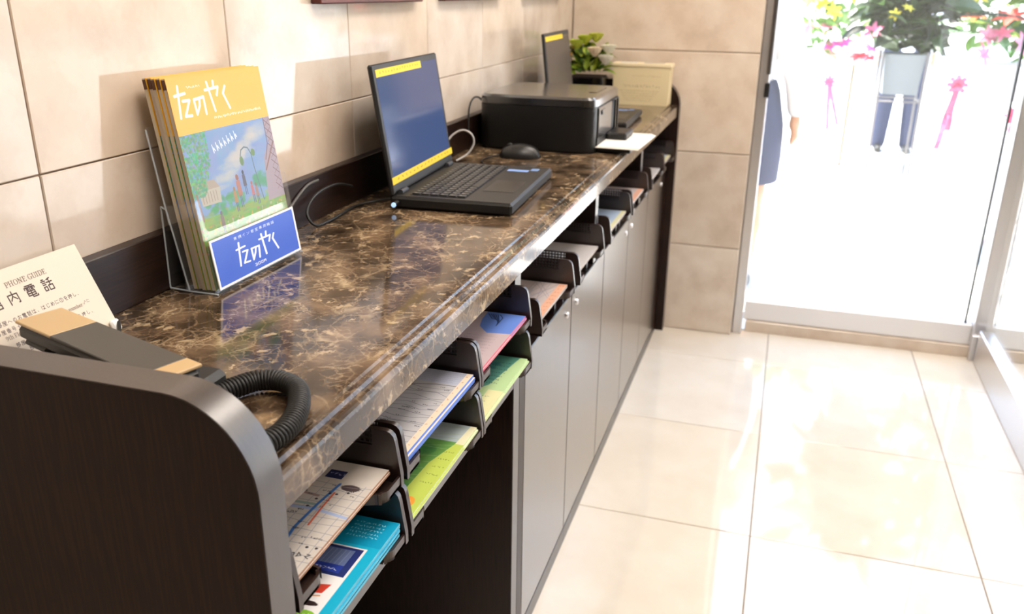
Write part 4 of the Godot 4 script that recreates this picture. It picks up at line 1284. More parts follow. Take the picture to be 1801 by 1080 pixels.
# ---------------------------------------------------------------- laptops and mouse
func laptop(at: Vector3, turn: float, label: String, wid: float, dep: float, lidh: float, lean: float, screen: Material) -> Node3D:
	# local: +x towards the user, z across, origin under the middle of the base
	var t := thing("laptop", label, "laptop", at, turn)
	var shell := mat(Color(0.075, 0.075, 0.074), 0.42)
	var deck := mat(Color(0.125, 0.12, 0.112), 0.40)
	part(t, "base", bx(Vector3(0, 0.0125, 0), Vector3(dep, 0.021, wid), 0.004), shell)
	part(t, "deck", bx(Vector3(0.002, 0.0233, 0), Vector3(dep - 0.012, 0.0012, wid - 0.012), 0.0004), deck)
	for sx in [-1.0, 1.0]:
		for sz in [-1.0, 1.0]:
			part(t, "rubber_foot", bx(Vector3(sx * (dep / 2 - 0.03), 0.001, sz * (wid / 2 - 0.03)), Vector3(0.02, 0.002, 0.03)), M.rubber)
	# keyboard
	var kb := part(t, "keyboard", bx(Vector3(-0.030, 0.0239, 0), Vector3(0.108, 0.0008, wid - 0.035)), mat(Color(0.09, 0.09, 0.09), 0.5))
	var pitch := (wid - 0.045) / 18.0
	var km := bx(Vector3.ZERO, Vector3(0.0152, 0.0024, pitch - 0.0028), 0.0007)
	var space := bx(Vector3.ZERO, Vector3(0.0152, 0.0024, pitch * 5 - 0.0028), 0.0007)
	var kc := mat(Color(0.14, 0.14, 0.138), 0.34)
	var legend := mat(Color(0.62, 0.62, 0.60), 0.6)
	var lm := bx(Vector3.ZERO, Vector3(0.0042, 0.0004, 0.0032))
	for r in 6:
		for c in 18:
			if r == 5 and c > 4 and c < 10:
				if c == 7:
					part(kb, "key", space, kc, Vector3(-0.0745 + r * 0.0178, 0.0255, (8.5 - c) * pitch))
				continue
			part(kb, "key", km, kc, Vector3(-0.0745 + r * 0.0178, 0.0255, (8.5 - c) * pitch))
			part(kb, "key_legend", lm, legend, Vector3(-0.0765 + r * 0.0178, 0.0268, (8.5 - c) * pitch + 0.002))
	part(t, "touchpad", bx(Vector3(0.068, 0.0241, 0.035), Vector3(0.062, 0.0006, 0.105), 0.0002), mat(Color(0.10, 0.097, 0.092), 0.3))
	var st := part(t, "sticker", bx(Vector3(0.055, 0.0241, -wid / 2 + 0.055), Vector3(0.045, 0.0004, 0.019)), mat(Color(0.52, 0.66, 0.90), 0.4))
	st.set_meta("label", "pale blue sticker")
	part(t, "sticker", bx(Vector3(0.088, 0.0241, -wid / 2 + 0.038), Vector3(0.016, 0.0004, 0.022)), mat(Color(0.45, 0.58, 0.78), 0.4))
	# lid
	var lid := Node3D.new()
	lid.name = "screen_lid"
	t.add_child(lid)
	lid.position = Vector3(-dep / 2 + 0.008, 0.024, 0)
	lid.rotation.z = lean
	part(lid, "lid_shell", bx(Vector3(-0.004, lidh / 2, 0), Vector3(0.008, lidh, wid), 0.003), shell)
	part(lid, "bezel", bx(Vector3(0.0003, lidh / 2 + 0.002, 0), Vector3(0.0008, lidh - 0.008, wid - 0.008), 0.0003), mat(Color(0.20, 0.20, 0.20), 0.45))
	part(lid, "display", bx(Vector3(0.0008, lidh / 2 + 0.007, 0), Vector3(0.0006, lidh - 0.04, wid - 0.026)), screen)
	var tape := canvas(320, 32, Color(0.95, 0.80, 0.15))
	for k in 15:
		scribble(tape, 24 + k * 19, 9, 9, 11, 2.0, Color(0.62, 0.48, 0.08))
	var tmtl := printed(tape, 0.5)
	for q in [[lidh - 0.0165, wid / 2 - 0.014, wid * 0.66], [0.026, wid / 2 - 0.004, wid * 0.99]]:
		var b := MB.new()
		b.quad(Vector3(0.0016, q[0] + 0.0068, q[1]), Vector3(0.0016, q[0] + 0.0068, q[1] - q[2]), Vector3(0.0016, q[0] - 0.0068, q[1] - q[2]), Vector3(0.0016, q[0] - 0.0068, q[1]), Vector3.RIGHT)
		b.quad(Vector3(0.0011, q[0] + 0.0068, q[1]), Vector3(0.0016, q[0] + 0.0068, q[1]), Vector3(0.0016, q[0] - 0.0068, q[1]), Vector3(0.0011, q[0] - 0.0068, q[1]), Vector3.BACK)
		part(lid, "tape_strip", b.done(), tmtl).set_meta("label", "yellow tape strip with small print")
	for sz in [-1.0, 1.0]:
		var hg := MB.new()
		hg.tube([Vector3(-dep / 2 + 0.012, 0.026, sz * (wid / 2 - 0.055)), Vector3(-dep / 2 + 0.012, 0.026, sz * (wid / 2 - 0.025))], 0.0055, 10)
		part(t, "hinge", hg.done(), mat(Color(0.24, 0.25, 0.27), 0.4))
	return t

func build_laptops() -> void:
	var lit := mat(Color(0.06, 0.08, 0.13), 0.12)
	lit.emission_enabled = true
	lit.emission = Color(0.30, 0.37, 0.54)
	lit.emission_energy_multiplier = 0.9
	var t := laptop(Vector3(-0.582, T, -1.621), 0.055, "open black laptop with yellow tape strips, in front of the printer", 0.356, 0.236, 0.238, 0.15, lit)
	# plug with a lit ring
	var pl := MB.new()
	pl.tube([Vector3(-0.103, 0.012, 0.179), Vector3(-0.103, 0.012, 0.196)], 0.0055, 10)
	var plug := part(t, "power_plug", pl.done(), M.black)
	var ring := MB.new()
	ring.tube([Vector3(-0.103, 0.012, 0.1965), Vector3(-0.103, 0.012, 0.1985)], 0.0045, 12)
	var rm := mat(Color(0.8, 0.9, 1.0), 0.4)
	rm.emission_enabled = true
	rm.emission = Color(0.6, 0.8, 1.0)
	rm.emission_energy_multiplier = 0.9
	part(plug, "led_ring", ring.done(), rm)
	var off := mat(Color(0.29, 0.26, 0.25), 0.3)
	laptop(Vector3(-0.565, T, -2.695), 0.03, "second black laptop standing behind the printer", 0.34, 0.236, 0.245, 0.12, off)
	# white cable behind the first laptop
	var wc := MB.new()
	wc.tube(curve([Vector3(-0.735, 0.892, -1.90), Vector3(-0.715, 0.905, -1.92), Vector3(-0.702, 0.928, -1.93), Vector3(-0.706, 0.950, -1.93), Vector3(-0.728, 0.960, -1.93), Vector3(-0.752, 0.948, -1.92), Vector3(-0.768, 0.92, -1.90)], 10), 0.0024, 7)
	solo("usb_cable", "pale grey cable arching between laptop and printer", "cable", wc.done(), mat(Color(0.74, 0.73, 0.72), 0.4))
	var bc := MB.new()
	bc.tube(curve([Vector3(-0.766, 0.93, -2.07), Vector3(-0.768, 0.985, -2.078), Vector3(-0.766, 1.012, -2.10), Vector3(-0.763, 1.012, -2.14), Vector3(-0.763, 0.985, -2.19), Vector3(-0.764, 0.94, -2.23)], 10), 0.0024, 7)
	solo("printer_cable", "thin black cable hooking over the upstand into the printer", "cable", bc.done(), M.rubber)
	# mouse
	var ms := thing("mouse", "black computer mouse lying in front of the printer", "mouse", Vector3(-0.612, T, -2.02), 0.25)
	var body := MB.new()
	var rings := []
	for i in 11:
		var u := -1.0 + 0.2 * i
		var loop_ := []
		var hw := 0.031 * sqrt(maxf(0.0, 1.0 - pow(absf(u), 2.6)))
		var hh := 0.034 * sqrt(maxf(0.0, 1.0 - pow(absf(u * 0.98 + 0.02), 2.2)))
		for k in 13:
			var a := PI * k / 12.0
			loop_.append(Vector3(u * 0.052, maxf(0.001, hh * pow(sin(a), 0.7)), -hw * cos(a)))
		rings.append(loop_)
	for i in 10:
		for k in 12:
			var a: Vector3 = rings[i][k]
			var b: Vector3 = rings[i][k + 1]
			var cc: Vector3 = rings[i + 1][k + 1]
			var d: Vector3 = rings[i + 1][k]
			var nn := func(p: Vector3) -> Vector3: return Vector3(p.x / 0.0027, p.y / 0.0012, p.z / 0.00096).normalized()
			body.tri(a, b, cc, nn.call(a), nn.call(b), nn.call(cc))
			body.tri(a, cc, d, nn.call(a), nn.call(cc), nn.call(d))
	part(ms, "shell", body.done(), mat(Color(0.10, 0.095, 0.09), 0.35))
	var wh := MB.new()
	wh.xf = Transform3D(Basis(Vector3.RIGHT, PI / 2), Vector3(-0.026, 0.026, 0))
	wh.lathe([Vector2(0, -0.003), Vector2(0.009, -0.003), Vector2(0.009, 0.003), Vector2(0, 0.003)], 14)
	part(ms, "scroll_wheel", wh.done(), M.rubber)
	var mc := MB.new()
	mc.tube(curve([Vector3(-0.051, 0.006, 0), Vector3(-0.075, 0.003, 0.02), Vector3(-0.09, 0.003, 0.07), Vector3(-0.08, 0.003, 0.12), Vector3(-0.12, 0.003, 0.10)], 8), 0.0018, 6)
	part(ms, "cord", mc.done(), M.rubber)

# ---------------------------------------------------------------- printer
func build_printer() -> void:
	var t := thing("printer", "black multifunction printer with open output tray on the marble", "printer", Vector3(-0.603, T, -2.275))
	var w := 0.305
	var d := 0.325
	var shell := mat(Color(0.045, 0.043, 0.041), 0.40)
	var body := MB.new()
	var rr := rrect(w, d, 0.032, 6)
	body.prism(rr, Vector3(0, 0.006, 0), Vector3.RIGHT, Vector3.BACK, Vector3.UP, 0.108, true)
	part(t, "body", body.done(), shell)
	var skirt := MB.new()
	skirt.prism(rrect(w - 0.012, d - 0.012, 0.03, 6), Vector3.ZERO, Vector3.RIGHT, Vector3.BACK, Vector3.UP, 0.006, true)
	part(t, "base_plate", skirt.done(), M.black)
	var lid := MB.new()
	var l0 := rrect(w, d, 0.032, 6)
	var l1 := rrect(w - 0.014, d - 0.014, 0.028, 6)
	lid.prism(l0, Vector3(0, 0.1155, 0), Vector3.RIGHT, Vector3.BACK, Vector3.UP, 0.017, true)
	for i in l0.size():
		var j := (i + 1) % l0.size()
		var a := Vector3(l0[i].x, 0.1325, l0[i].y)
		var b := Vector3(l0[j].x, 0.1325, l0[j].y)
		var c := Vector3(l1[j].x, 0.1385, l1[j].y)
		var e := Vector3(l1[i].x, 0.1385, l1[i].y)
		lid.quadf(a, b, c, e, Vector3(l0[i].x, 0.25, l0[i].y))
	lid.prism(l1, Vector3(0, 0.1375, 0), Vector3.RIGHT, Vector3.BACK, Vector3.UP, 0.001, true)
	var gloss := mat(Color(0.05, 0.048, 0.046), 0.24)
	gloss.metallic_specular = 0.7
	gloss.clearcoat_enabled = true
	gloss.clearcoat = 1.0
	gloss.clearcoat_roughness = 0.2
	part(t, "scanner_lid", lid.done(), gloss)
	part(t, "lid_grip", bx(Vector3(w / 2 - 0.035, 0.139, -0.035), Vector3(0.02, 0.0016, 0.13), 0.0006), gloss)
	# front: silver panel, dark slot, tray
	part(t, "front_panel", bx(Vector3(w / 2 + 0.0015, 0.073, 0.045), Vector3(0.006, 0.078, 0.165), 0.002), gloss)
	part(t, "panel_latch", bx(Vector3(w / 2 + 0.0055, 0.098, 0.075), Vector3(0.004, 0.012, 0.045), 0.001), gloss)
	var slot := part(t, "side_slot", bx(Vector3(w / 2 + 0.001, 0.066, -0.093), Vector3(0.004, 0.094, 0.085)), mat(Color(0.03, 0.03, 0.035), 0.5))
	for k in 2:
		part(slot, "guide_bar", bx(Vector3(w / 2 + 0.005, 0.066, -0.078 - 0.034 * k), Vector3(0.006, 0.092, 0.006), 0.001), gloss)
	part(t, "output_slot", bx(Vector3(w / 2 + 0.001, 0.025, 0.03), Vector3(0.004, 0.022, 0.20)), mat(Color(0.03, 0.03, 0.035), 0.5))
	part(t, "output_tray", bx(Vector3(w / 2 + 0.044, 0.008, 0.0), Vector3(0.086, 0.012, 0.245), 0.003), shell)
	part(t, "tray_flap", bx(Vector3(w / 2 + 0.03, 0.026, -0.03), Vector3(0.055, 0.02, 0.10), 0.004), shell)
	for k in 3:
		var pm := MB.new()
		pm.box(Vector3(0, 0.0005, 0), Vector3(0.125, 0.0009, 0.25 - 0.004 * k))
		solo("paper_sheet", "white paper sheet sticking out of the printer tray, uppermost" if k == 2 else "white paper sheet, %s from the top on the printer tray" % ORD[2 - k], "paper", pm.done(), M.paper, Vector3(-0.400 - 0.002 * k, T + 0.0148 + 0.0012 * k, -2.262 - 0.003 * k), Vector3(0, 0.03 * (k - 1), 0), "paper sheets on the printer tray")

# ---------------------------------------------------------------- cream box, potted flowers, picture frames
func build_box_and_flowers() -> void:
	var t := thing("suggestion_box", "cream cardboard box with faint grey print beside the end wall", "box", Vector3(-0.508, T, -3.186))
	var im := canvas(512, 350, Color(0.86, 0.80, 0.645))
	for k in 500:
		blot(im, rng.randf_range(0, 512), rng.randf_range(0, 350), rng.randf_range(4, 14), rng.randf_range(2, 7), Color(0.87 + rng.randf() * 0.05, 0.82, 0.68, 0.2), 0.4)
	scribble(im, 90, 165, 330, 26, 2.5, Color(0.62, 0.54, 0.40))
	for k in 5:
		scribble(im, 60 + k * 12, 215 + k * 22, 360 - k * 30, 14, 1.8, Color(0.68, 0.60, 0.44))
	scribble(im, 180, 80, 240, 16, 1.6, Color(0.72, 0.63, 0.46))
	var bm := ArrayMesh.new()
	var f := MB.new()
	f.quad(Vector3(-0.103, 0.136, 0.0345), Vector3(0.103, 0.136, 0.0345), Vector3(0.099, 0, 0.0345), Vector3(-0.099, 0, 0.0345), Vector3.BACK)
	f.add_to(bm)
	var g := MB.new()
	g.box(Vector3(0, 0.068, -0.0003), Vector3(0.204, 0.136, 0.069), 0.003)
	g.add_to(bm)
	part(t, "carton", bm, [printed(im, 0.7), mat(Color(0.87, 0.80, 0.64), 0.7)])
	part(t, "lid", bx(Vector3(0, 0.139, 0), Vector3(0.214, 0.012, 0.076), 0.002), mat(Color(0.89, 0.83, 0.69), 0.7))
	part(t, "slot", bx(Vector3(0.04, 0.1453, 0), Vector3(0.075, 0.0008, 0.02)), mat(Color(0.55, 0.55, 0.53), 0.7))
	part(t, "note", bx(Vector3(-0.05, 0.1453, 0.005), Vector3(0.06, 0.0008, 0.035)), mat(Color(0.80, 0.80, 0.78), 0.7))
	# potted flowers
	var p := thing("potted_flowers", "small dark planter of white roses and green leaves against the end wall", "flowers", Vector3(-0.695, T, -3.125))
	var pot := MB.new()
	pot.prism(rrect(0.13, 0.10, 0.012, 3), Vector3.ZERO, Vector3.RIGHT, Vector3.BACK, Vector3.UP, 0.095, true)
	part(p, "planter", pot.done(), M.black_gloss)
	part(p, "soil", bx(Vector3(0, 0.097, 0), Vector3(0.118, 0.006, 0.088)), mat(Color(0.16, 0.11, 0.08), 0.9))
	var greens := [leaf_mat(Color(0.55, 0.66, 0.20)), leaf_mat(Color(0.70, 0.77, 0.28)), leaf_mat(Color(0.30, 0.43, 0.15))]
	var lf := leaf_mesh(0.055, 0.026, 0.012)
	for k in 110:
		var az := rng.randf() * TAU
		var el := rng.randf_range(0.1, 1.35)
		var rad := rng.randf_range(0.02, 0.055)
		var o := part(p, "leaf", lf, greens[k % 3], Vector3(cos(az) * rad, 0.105 + rng.randf() * 0.075, sin(az) * rad * 0.8))
		o.basis = Basis(Vector3.UP, az) * Basis(Vector3.BACK, el) * Basis(Vector3.RIGHT, rng.randf_range(-0.6, 0.6))
	for q in [[-0.035, 0.20, 0.05, Color(0.78, 0.84, 0.32)], [0.035, 0.178, 0.07, Color(0.97, 0.91, 0.80)], [0.078, 0.186, 0.045, Color(0.98, 0.97, 0.90)], [0.072, 0.152, 0.06, Color(0.98, 0.97, 0.92)], [-0.01, 0.215, 0.03, Color(0.80, 0.85, 0.30)], [0.025, 0.222, 0.01, Color(0.84, 0.87, 0.36)]]:
		rose(p, Vector3(q[0], q[1], q[2]), 0.034, q[3])
	for q in [[-0.06, 0.17, 0.04], [-0.05, 0.19, 0.02]]:
		rose(p, Vector3(q[0], q[1], q[2]), 0.012, Color(0.88, 0.70, 0.35))

func leaf_mat(c: Color) -> StandardMaterial3D:
	var m := mat(c, 0.45)
	m.backlight_enabled = true
	m.backlight = Color(c.r * 0.35, c.g * 0.35, c.b * 0.2)
	return m

func leaf_mesh(l: float, w: float, droop: float) -> ArrayMesh:
	# along +x, folded on its midrib
	var m := MB.new()
	var prev := []
	for i in 7:
		var u := i / 6.0
		var hw := w * 0.5 * pow(sin(PI * pow(u, 0.75)), 0.8) if i > 0 and i < 6 else 0.0008
		var y := l * 0.12 * sin(u * PI * 0.6) - droop * u * u * 2.0
		var row := [Vector3(u * l, y + hw * 0.35, -hw), Vector3(u * l, y, 0), Vector3(u * l, y + hw * 0.35, hw)]
		if i > 0:
			for k in 2:
				m.quadf(prev[k], prev[k + 1], row[k + 1], row[k], Vector3.UP)
		prev = row
	return m.done()

func petal_mesh(l: float, w: float, cup: float) -> ArrayMesh:
	var m := MB.new()
	var prev := []
	for i in 6:
		var u := i / 5.0
		var hw := w * 0.5 * sin(PI * clampf(0.12 + u * 0.75, 0, 1))
		var y := cup * l * u * u
		var row := []
		for k in 4:
			var s := -1.0 + k * 2.0 / 3.0
			row.append(Vector3(u * l, y + absf(s) * absf(s) * hw * 0.3, s * hw))
		if i > 0:
			for k in 3:
				m.quadf(prev[k], prev[k + 1], row[k + 1], row[k], Vector3.UP)
		prev = row
	return m.done()

func rose(parent: Node, at: Vector3, r: float, col: Color) -> void:
	var m := MB.new()
	var pm := mat(col, 0.6)
	pm.backlight_enabled = true
	pm.backlight = Color(col.r * 0.5, col.g * 0.5, col.b * 0.5)
	for ring in 4:
		var cnt := 3 + ring * 2
		for k in cnt:
			var a := TAU * k / cnt + ring * 0.7
			var rr := r * (0.18 + 0.2 * ring)
			m.xf = Transform3D(Basis(Vector3.UP, a) * Basis(Vector3.BACK, 1.42 - 0.2 * ring), Vector3(cos(-a) * 0.0, -r * 0.3, 0))
			var prev := []
			for i in 4:
				var u := i / 3.0
				var hw := r * (0.28 + 0.12 * ring) * sin(PI * (0.18 + 0.6 * u))
				var row := []
				for j in 3:
					var s := j - 1.0
					row.append(Vector3(rr * 0.3 + u * r * 0.95, s * s * hw * 0.45, s * hw))
				if i > 0:
					for j in 2:
						m.quadf(prev[j], prev[j + 1], row[j + 1], row[j], Vector3.UP)
				prev = row
	part(parent, "flower", m.done(), pm, at)

func build_pictures() -> void:
	var frm := tri_mat(Color(1.0, 0.62, 0.55), noise_tex(fnl(FastNoiseLite.TYPE_SIMPLEX_SMOOTH, 0.03, 6, 3), ramp([Color(0.30, 0.16, 0.13), Color(0.42, 0.24, 0.18)], [0.2, 0.9]), 128), Vector3(30, 30, 1.5), 0.35)
	var who := ["first from the telephone", "in the middle of the three", "nearest the end wall"]
	var k := 0
	for q in [[-1.374, -1.815], [-1.945, -2.385], [-2.600, -3.045]]:
		var z0: float = q[0]
		var z1: float = q[1]
		var t := thing("picture_frame", "dark red-brown wooden picture frame on the tiled wall, " + who[k], "picture", Vector3(WX, 1.249, (z0 + z1) / 2), 0.0, "picture frames on the tiled wall")
		var w := z0 - z1
		var h := 0.34
		part(t, "frame_bar", bx(Vector3(0.0105, 0.0125, 0), Vector3(0.02, 0.025, w), 0.002), frm)
		part(t, "frame_bar", bx(Vector3(0.0105, h - 0.0125, 0), Vector3(0.02, 0.025, w), 0.002), frm)
		for s in [-1.0, 1.0]:
			part(t, "frame_bar", bx(Vector3(0.0105, h / 2, s * (w / 2 - 0.0125)), Vector3(0.02, h - 0.0502, 0.025), 0.002), frm)
		part(t, "mount", bx(Vector3(0.007, h / 2, 0), Vector3(0.008, h - 0.05, w - 0.05)), M.paper)
		k += 1

# ---------------------------------------------------------------- outside
func build_outside() -> void:
	var pv := tri_mat(Color.WHITE, noise_tex(fnl(FastNoiseLite.TYPE_SIMPLEX_SMOOTH, 0.02, 31, 4), ramp([Color(0.76, 0.75, 0.73), Color(0.84, 0.83, 0.81)], [0.0, 1.0]), 256), Vector3.ONE * 0.7, 0.8)
	struct("ground", bx(Vector3(0, -0.08, -9.2), Vector3(26, 0.12, 11.6)), pv, "pale sunlit pavement in front of the entrance")
	var kb := struct("kerb", bx(Vector3(0, -0.05, -15.08), Vector3(26, 0.12, 0.16), 0.02), mat(Color(0.66, 0.70, 0.76), 0.8), "pale kerb stone at the edge of the pavement")
	kb.set_meta("kind", "structure")
	struct("road", bx(Vector3(0, -0.16, -21.2), Vector3(40, 0.12, 12)), mat(Color(0.62, 0.64, 0.66), 0.9), "pale sunlit road beyond the pavement")
	stand_main()
	stand_pink()
	stand_right()
	people()

func frond(parent: Node, at: Vector3, az: float, el: float, l: float, m: Material) -> void:
	# a palm frond: arching rib with narrow leaflets
	var b := MB.new()
	var pts := []
	for i in 9:
		var u := i / 8.0
		pts.append(Vector3(u * l, -0.35 * l * u * u, 0))
	b.tube(pts, 0.003, 4, 0.001)
	for i in range(1, 26):
		var u := i / 26.0
		var c := Vector3(u * l, -0.35 * l * u * u, 0)
		var ll := l * 0.33 * sin(PI * (0.12 + 0.8 * u))
		for s in [-1.0, 1.0]:
			var e := c + Vector3(ll * 0.55, -ll * 0.25, s * ll * 0.8)
			var mid := c.lerp(e, 0.5) + Vector3(0, ll * 0.08, 0)
			var wv := Vector3(0.006, 0, 0)
			b.quadf(c - wv * 0.5, c + wv * 0.5, mid + wv, mid - wv, Vector3.UP)
			b.quadf(mid - wv, mid + wv, e + wv * 0.1, e - wv * 0.1, Vector3.UP)
	var o := part(parent, "palm_frond", b.done(), m, at)
	o.basis = Basis(Vector3.UP, az) * Basis(Vector3.BACK, el)

func lily(parent: Node, at: Vector3, r: float, col: Color, called := "flower") -> void:
	var pm := mat(col, 0.5)
	pm.backlight_enabled = true
	pm.backlight = Color(col.r * 0.4, col.g * 0.4, col.b * 0.4)
	var b := MB.new()
	var face := Basis(Vector3.UP, rng.randf_range(-2.4, -0.7)) * Basis(Vector3.BACK, rng.randf_range(-1.2, -0.3))
	for k in 6:
		var a := TAU * k / 6
		b.xf = Transform3D(face * Basis(Vector3.UP, a) * Basis(Vector3.BACK, 0.45), Vector3.ZERO)
		var prev := []
		for i in 6:
			var u := i / 5.0
			var hw := r * 0.24 * sin(PI * (0.1 + 0.86 * u))
			var row := [Vector3(u * r, -r * 0.35 * u * u + hw * 0.25, -hw), Vector3(u * r, -r * 0.35 * u * u, 0), Vector3(u * r, -r * 0.35 * u * u + hw * 0.25, hw)]
			if i > 0:
				for j in 2:
					b.quadf(prev[j], prev[j + 1], row[j + 1], row[j], face * Vector3.UP)
			prev = row
	part(parent, called, b.done(), pm, at)

func bow(parent: Node, at: Vector3, s: float, tails: Array, m: Material) -> void:
	var b := MB.new()
	for k in 8:
		var a := TAU * k / 8
		var d := Vector3(cos(a), sin(a), 0)
		var sd := Vector3(-sin(a), cos(a), 0) * s * 0.22
		var pts := [Vector3.ZERO, d * s * 0.6 + Vector3(0, 0, s * 0.35), d * s + Vector3(0, 0, s * 0.1), d * s * 0.6 - Vector3(0, 0, s * 0.1), Vector3.ZERO]
		for i in 4:
			var w0 := 0.35 if i == 0 else 1.0
			var w1 := 0.35 if i == 3 else 1.0
			b.quadf(pts[i] - sd * w0, pts[i] + sd * w0, pts[i + 1] + sd * w1, pts[i + 1] - sd * w1, Vector3.BACK)
	for tl in tails:
		var prev := Vector3(0, 0, 0.01)
		var e: Vector3 = tl
		for i in range(1, 9):
			var u := i / 8.0
			var p := Vector3(e.x * u, e.y * u, 0.02 * sin(u * 9.0))
			var wv := Vector3(s * 0.28, 0, 0)
			b.quadf(prev - wv, prev + wv, p + wv, p - wv, Vector3.BACK)
			prev = p
	part(parent, "ribbon_bow", b.done(), m, at)

func bunch(parent: Node, ctr: Vector3, rad: Vector3, count: int, l: float, w: float, mats: Array, called := "leaf") -> void:
	var lf := [leaf_mesh(l, w, 0.01), leaf_mesh(l * 1.3, w * 1.2, 0.03), leaf_mesh(l * 0.75, w * 0.9, 0.0)]
	for k in count:
		var az := rng.randf() * TAU
		var el := rng.randf_range(-0.5, 1.3)
		var q := Vector3(rng.randf_range(-1, 1), rng.randf_range(-1, 1), rng.randf_range(-1, 1))
		if q.length() > 1.0:
			q = q.normalized() * rng.randf()
		var o := part(parent, called, lf[k % 3], mats[k % mats.size()], ctr + q * rad)
		o.basis = Basis(Vector3.UP, az) * Basis(Vector3.BACK, el) * Basis(Vector3.RIGHT, rng.randf_range(-1.0, 1.0))

func stand_main() -> void:
	var t := thing("flower_stand", "white congratulation flower stand with square pot and dense green foliage", "flowers", Vector3(0.515, -0.02, -4.73))
	var pot := MB.new()
	var a := [Vector3(-0.088, 0, 0), Vector3(0.088, 0, 0)]
	var lo := 0.83
	var hi := 1.02
	for s in [-1.0, 1.0]:
		pot.quadf(Vector3(-0.092, hi, s * 0.092), Vector3(0.092, hi, s * 0.092), Vector3(0.078, lo, s * 0.078), Vector3(-0.078, lo, s * 0.078), Vector3(0, 0, s))
		pot.quadf(Vector3(s * 0.092, hi, -0.092), Vector3(s * 0.092, hi, 0.092), Vector3(s * 0.078, lo, 0.078), Vector3(s * 0.078, lo, -0.078), Vector3(s, 0, 0))
	pot.quadf(Vector3(-0.078, lo, -0.078), Vector3(0.078, lo, -0.078), Vector3(0.078, lo, 0.078), Vector3(-0.078, lo, 0.078), Vector3.DOWN)
	pot.quadf(Vector3(-0.09, hi - 0.02, -0.09), Vector3(0.09, hi - 0.02, -0.09), Vector3(0.09, hi - 0.02, 0.09), Vector3(-0.09, hi - 0.02, 0.09), Vector3.UP)
	var pm := mat(Color(0.55, 0.58, 0.60), 0.6)
	part(t, "pot", pot.done(), pm)
	var wm := mat(Color(0.47, 0.455, 0.455), 0.5)
	for sx in [-1.0, 1.0]:
		for sz in [-1.0, 1.0]:
			var l := MB.new()
			l.tube([Vector3(sx * 0.098, 0.0, sz * 0.098), Vector3(sx * 0.098, 1.03, sz * 0.098)], 0.006, 8)
			part(t, "leg", l.done(), wm)
	var rg := MB.new()
	for y in [0.80, 0.25]:
		for s in [-1.0, 1.0]:
			lin(Vector3(-0.098, y, s * 0.098), Vector3(0.098, y, s * 0.098), rg, 0.005)
			lin(Vector3(s * 0.098, y, -0.098), Vector3(s * 0.098, y, 0.098), rg, 0.005)
	part(t, "cross_bar", rg.done(), wm)
	var g := [leaf_mat(Color(0.09, 0.16, 0.08)), leaf_mat(Color(0.13, 0.23, 0.09)), leaf_mat(Color(0.06, 0.10, 0.07)), leaf_mat(Color(0.20, 0.30, 0.11))]
	bunch(t, Vector3(-0.01, 1.17, 0), Vector3(0.20, 0.15, 0.15), 140, 0.14, 0.06, g)
	bunch(t, Vector3(0.02, 1.40, 0), Vector3(0.27, 0.22, 0.2), 70, 0.20, 0.085, g)
	bunch(t, Vector3(0.03, 1.68, 0), Vector3(0.33, 0.24, 0.22), 64, 0.25, 0.11, g)
	bunch(t, Vector3(0.10, 1.06, 0.03), Vector3(0.09, 0.07, 0.08), 20, 0.10, 0.045, g)
	for k in 9:
		frond(t, Vector3(rng.randf_range(-0.05, 0.1), 1.12 + 0.05 * k, 0.02), rng.randf_range(-0.7, 0.7) if k < 5 else PI + rng.randf_range(-0.7, 0.7), rng.randf_range(0.2, 0.7), rng.randf_range(0.34, 0.5), g[1 + k % 3])
	for q in [[-0.08, 1.20, 0.14, 0.03, Color(0.88, 0.82, 0.25)], [-0.03, 1.23, 0.15, 0.03, Color(0.90, 0.86, 0.35)], [-0.16, 1.12, 0.1, 0.05, Color(0.80, 0.40, 0.55)], [0.20, 1.45, 0.1, 0.09, Color(0.90, 0.50, 0.62)], [-0.15, 1.5, 0.1, 0.09, Color(0.92, 0.86, 0.84)], [0.02, 1.6, 0.1, 0.09, Color(0.90, 0.60, 0.66)]]:
		lily(t, Vector3(q[0], q[1], q[2]), q[3], q[4])

